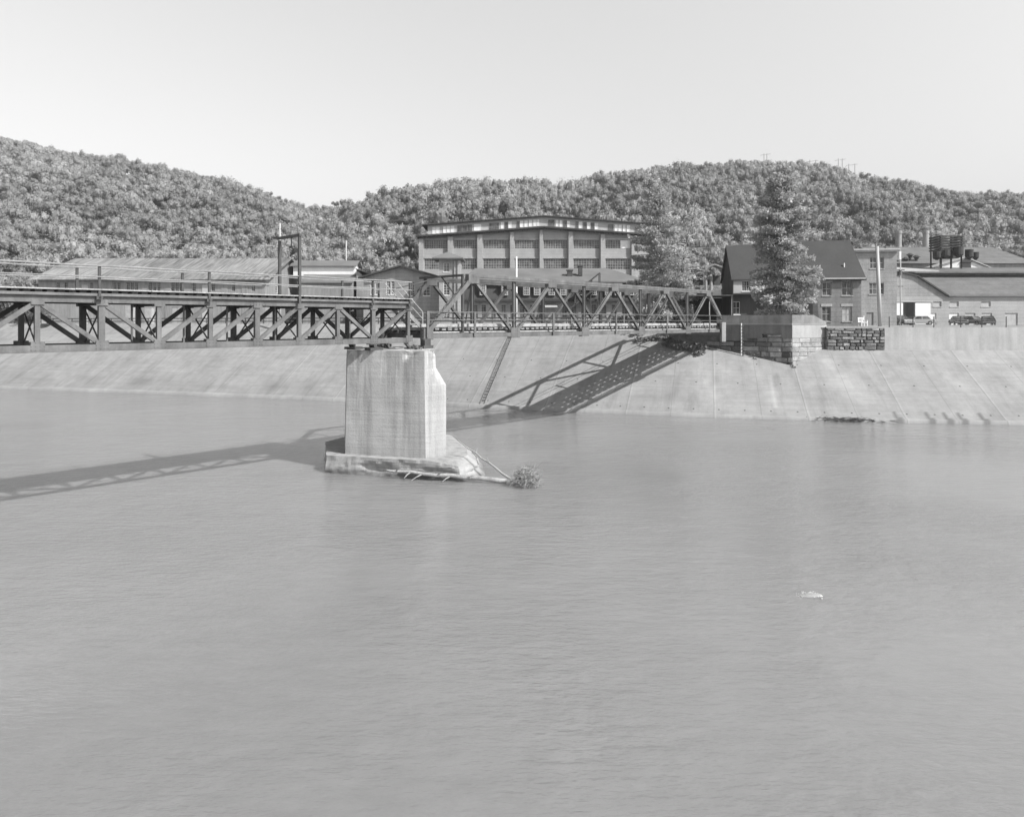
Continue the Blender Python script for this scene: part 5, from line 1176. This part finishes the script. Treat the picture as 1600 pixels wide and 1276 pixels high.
# ------------------------------------------------------------------ cars and small things
def car(label, px, D, ang, body, old=False, van=False):
    t = thing('parked_car', label, 'car', (X(px, D), D, G0 + .02), ang, 'cars parked in the works yard'); mb = MB(); L, W, H = 4.6, 1.75, 1.38 if not van else 1.75
    prof = [(-L / 2, .35), (-L / 2, .75), (-L / 2 + .1, .88), (-1.2, .95), (1.25, .95), (L / 2 - .15, .86), (L / 2, .7), (L / 2, .35), (1.9, .25), (-1.9, .25)]
    mb.prism(prof, 'y', -W / 2, W / 2); bd = mb.build('body', body, t, bevel=.07)
    c = MB(); q0 = [(-1.55, .93), (1.0, .93), (.45, H), (-1.1, H)]; n = 4
    c.add([(x, -W / 2 + .08, z) if i < 2 else (x, -W / 2 + .28, z) for i, (x, z) in enumerate(q0)] + [(x, W / 2 - .08, z) if i < 2 else (x, W / 2 - .28, z) for i, (x, z) in enumerate(q0)], [(0, 1, 2, 3), (7, 6, 5, 4), (1, 0, 4, 5), (2, 1, 5, 6), (3, 2, 6, 7), (0, 3, 7, 4)])
    c.build('cabin_glass', M['glass'], t)
    rf = MB(); rf.box((-1.15, -W / 2 + .26, H - .01), (.5, W / 2 - .26, H + .05))
    for x0_, x1_ in ((-1.5, -1.12), (.95, .47), (-.3, -.3)):
        for e in (-1, 1): rf.bar((x0_, e * (W / 2 - .07), .94), (x1_, e * (W / 2 - .27), H + .01), .07, .07)
    rf.build('roof', body, t)
    for x in (-1.4, 1.42):
        for e in (-1, 1):
            wv = MB(); wv.tube([(x, e * (W / 2 - .18), .33), (x, e * (W / 2 + .02), .33)], .33, 14); ty_ = wv.build('wheel', M['tyre'], t); hb = MB(); hb.tube([(x, e * (W / 2 + .021), .33), (x, e * (W / 2 + .04), .33)], .19, 12); hb.build('rim', M['chrome'], ty_)
    for e in (-1, 1):
        h = MB(); h.box((L / 2 + .0, e * .62 - .16, .56), (L / 2 + .03, e * .62 + .16, .72)); h.build('headlight', M['chrome'], t)
        h = MB(); h.box((-L / 2 - .03, e * .62 - .16, .56), (-L / 2 - .0, e * .62 + .16, .72)); h.build('tail_light', M['steel'], t)
    for x in (-L / 2 - .1, L / 2 + .02): b_ = MB(); b_.box((x, -W / 2, .38), (x + .08, W / 2, .5)); b_.build('bumper', M['chrome'], t)
def paint(v): return mat('car paint %d' % int(v * 100), v, .25, .03, 1, 10, .02, 0, spec=.6)
car('dark car parked end-on in front of the white left sliding door', 1404, 100, rad(-82), paint(.10))
car('pale low car parked just right of the dark end-on one near the open doorway', 1436, 114, rad(160), paint(.42))
car('dark car parked below the second garage door from the left', 1497, 112, rad(70), paint(.06))
car('mid-grey car parked below the third garage door', 1519, 112, rad(-70), paint(.22))
car('near-black car parked at the right edge of the works yard', 1543, 111, rad(62), paint(.05))
# garden chair by the block
ch = thing('garden_chair', 'white slatted garden chair by the dark door of the flat-roofed block', 'chair', (X(1348, 86), 86, G0), rad(20))
s_ = MB(); s_.box((-.5, -.28, .42), (.5, .28, .47)); s_.build('seat', M['white'], ch)
s_ = MB(); s_.box((-.5, .25, .5), (.5, .30, .56)); s_.box((-.5, .25, .98), (.5, .30, 1.05)); s_.box((.42, .24, .47), (.5, .3, 1.25)); s_.box((-.5, .24, .47), (-.42, .3, 1.05))
for k in range(7): s_.box((-.38 + k * .12, .26, .56), (-.33 + k * .12, .29, .98))
s_.build('backrest', M['white'], ch)
for a in (-.45, .45):
    for b2 in (-.24, .24): s_ = MB(); s_.box((a - .04, b2 - .04, 0), (a + .04, b2 + .04, .415)); s_.build('leg', M['white'], ch)
    s_ = MB(); s_.box((a - .04, -.28, .68), (a + .04, .24, .73)); s_.box((a - .04, -.28, .475), (a + .04, -.2, .68)); s_.build('armrest', M['white'], ch)

# ------------------------------------------------------------------ weeds, debris
def clump(name, label, cat, pts, rr, nq, leaf, tone, m_='weed', kind=None, up=.6, seed=1):
    g_ = np.random.default_rng(seed); Q = []
    for (x, y, z, r) in pts:
        n = int(nq * r * r) + 20; d_ = g_.normal(size=(n, 3)); d_ /= np.linalg.norm(d_, axis=1)[:, None]; d_[:, 2] = abs(d_[:, 2]) * .8
        pos = np.array([x, y, z]) + d_ * (r * g_.uniform(.2, 1, n) ** .6)[:, None]; ax = d_ * up + g_.normal(size=(n, 3)) * .5 + [0, 0, .4]; ax /= np.linalg.norm(ax, axis=1)[:, None]
        sd_ = np.cross(ax, g_.normal(size=(n, 3))); sd_ /= np.linalg.norm(sd_, axis=1)[:, None]; l = (leaf * g_.uniform(.6, 1.4, n))[:, None]; w_ = l * .28
        Q.append(np.stack([pos - sd_ * w_ * .3, pos + ax * l * .5 - sd_ * w_, pos + ax * l, pos + ax * l * .5 + sd_ * w_], 1))
    q = np.concatenate(Q); me = mesh_from_quads(name, q, g_.uniform(.75, 1.25, len(q)) * tone, M[m_]); o = bpy.data.objects.new(name, me); COL.objects.link(o); tag(o, label, cat, kind=kind); return o
def bank_xyz(px, h, off=0):
    i = idx_at(px, h); x, y = bank_pt(i, h); return (x, y, h - .05)
pts = []
gg = random.Random(3)
for k in range(26):
    px = gg.uniform(955, 1105); h = np.interp(px, [955, 1105], [8.0, 5.6]) + gg.uniform(-.5, .5); pts.append((*bank_xyz(px, h), gg.uniform(.25, .6)))
clump('bank_weeds', 'low weeds growing on the slope under the far end of the bridge', 'weeds', pts, 1, 260, .28, .9, kind='stuff', seed=2)
pts = [(X(p, 73.5) + 0, Y_, z_, r_) for p, Y_, z_, r_ in ((1150, 75.2, 5.6, .5), (1178, 73.2, 5.5, .45), (1176, 73.0, 4.9, .45), (1100, 74.5, 5.6, .4), (1090, 75, 5.7, .4), (1222, 70.9, 4.3, .35), (1262, 71.6, 4.5, .4), (1280, 72.3, 5.2, .35))]
clump('abutment_weeds', 'scrubby weeds rooted along the foot of the stone abutment', 'weeds', pts, 1, 320, .22, .8, kind='stuff', seed=5)
clump('pier_weeds', 'small tuft of weeds growing on top of the pier beside the bearings', 'weeds', [(-5.9, 43.6, 7.3, .28), (-5.5, 43.2, 7.3, .2)], 1, 700, .14, .7, kind='stuff', seed=8)
clump('yard_shrub', 'dark bush beside the far end of the rusty-roofed shed at the left edge', 'shrub', [(X(58, 112) + k_, 112, 9.0 + (k_ % 2) * 1.2, 1.6) for k_ in (-1.5, -.3, .9)], 1, 140, .3, .9, seed=9)
wd_ = [(X(p, D) , D, 8.7, r_) for p, D, r_ in ((980, 100, 1.6), (1000, 98, 1.9), (1020, 99, 2.0), (1050, 98, 1.8), (1076, 97, 1.5), (965, 103, 1.2))]
clump('yard_bushes', 'dark undergrowth below the ragged spruces behind the truss', 'bushes', wd_, 1, 130, .3, .75, kind='stuff', seed=13)
db = thing('driftwood_heap', 'small heap of dark flood debris stranded at the waterline below the abutment', 'debris', (*bank_xyz(1318, .35)[:2], .2)); i = idx_at(1318, .3); tdx = Vector((tx[i], ty[i], 0))
s_ = MB(); gk = random.Random(8)
for k in range(120):
    c = tdx * gk.gauss(0, 1.1) * (1 if tdx.x > 0 else -1) + Vector((0, -.35 + gk.gauss(0, .12), gk.uniform(-.1, .22))); j = Vector((gk.gauss(0, .3), gk.gauss(0, .1), gk.gauss(0, .07))); s_.tube([c - j, c, c + j], [.01, .03, .01], 4, False)
s_.build('sticks', M['timber_dark'], db)
s_ = MB(); s_.tube([(-.2, -.45, .1), (1.2, -.5, .16), (2.4, -.75, .02)], [.06, .08, .04], 6); s_.tube([(1.6, -.55, .1), (1.9, -.6, .3)], [.04, .02], 5); s_.build('pale_log', M['log'], db)
# --- trees at the hill foot behind the roofs
for k, (px, D, h, r_, lab) in enumerate(((20, 150, 11, 4, 'leafy tree at the left edge beyond the end of the rusty-roofed shed'), (75, 160, 10, 4, 'leafy tree over the left end of the rusty roof'), (560, 165, 11, 4.5, 'leafy tree behind the white-gabled monitor shed'), (600, 170, 12, 5, 'leafy tree behind the gabled hall roof'), (640, 172, 12, 4.5, 'leafy tree touching the left side of the big factory'), (1120, 140, 10, 4, 'leafy tree behind the hopper frame'), (1170, 150, 11, 4.2, 'leafy tree behind the ridge of the steep-roofed house'), (1375, 170, 11, 4.5, 'leafy tree behind the flat-roofed block'), (1530, 185, 11, 4.5, 'leafy tree right of the cooling tower'))):
    leafy_tree('leafy_tree', lab, px, D, h, r_, R.choice([.9, 1, 1.1]), 'trees at the foot of the hills', z=8.5, hi=True)
# ------------------------------------------------------------------ the air between
HZ = MB(); HZ.box((-560, -100, -1.6), (760, 520, 190))
hz = HZ.build('haze'); hz.display_type = 'WIRE'; tag(hz, kind='stuff')
hm = bpy.data.materials.new('haze'); hm.use_nodes = True; hm.node_tree.nodes.clear(); ho = hm.node_tree.nodes.new('ShaderNodeOutputMaterial'); hv = hm.node_tree.nodes.new('ShaderNodeVolumePrincipled')
hv.inputs['Density'].default_value = HAZE; hv.inputs['Color'].default_value = (.95, .95, .95, 1); hv.inputs['Anisotropy'].default_value = .2
hm.node_tree.links.new(hv.outputs[0], ho.inputs['Volume']); hz.data.materials.append(hm)
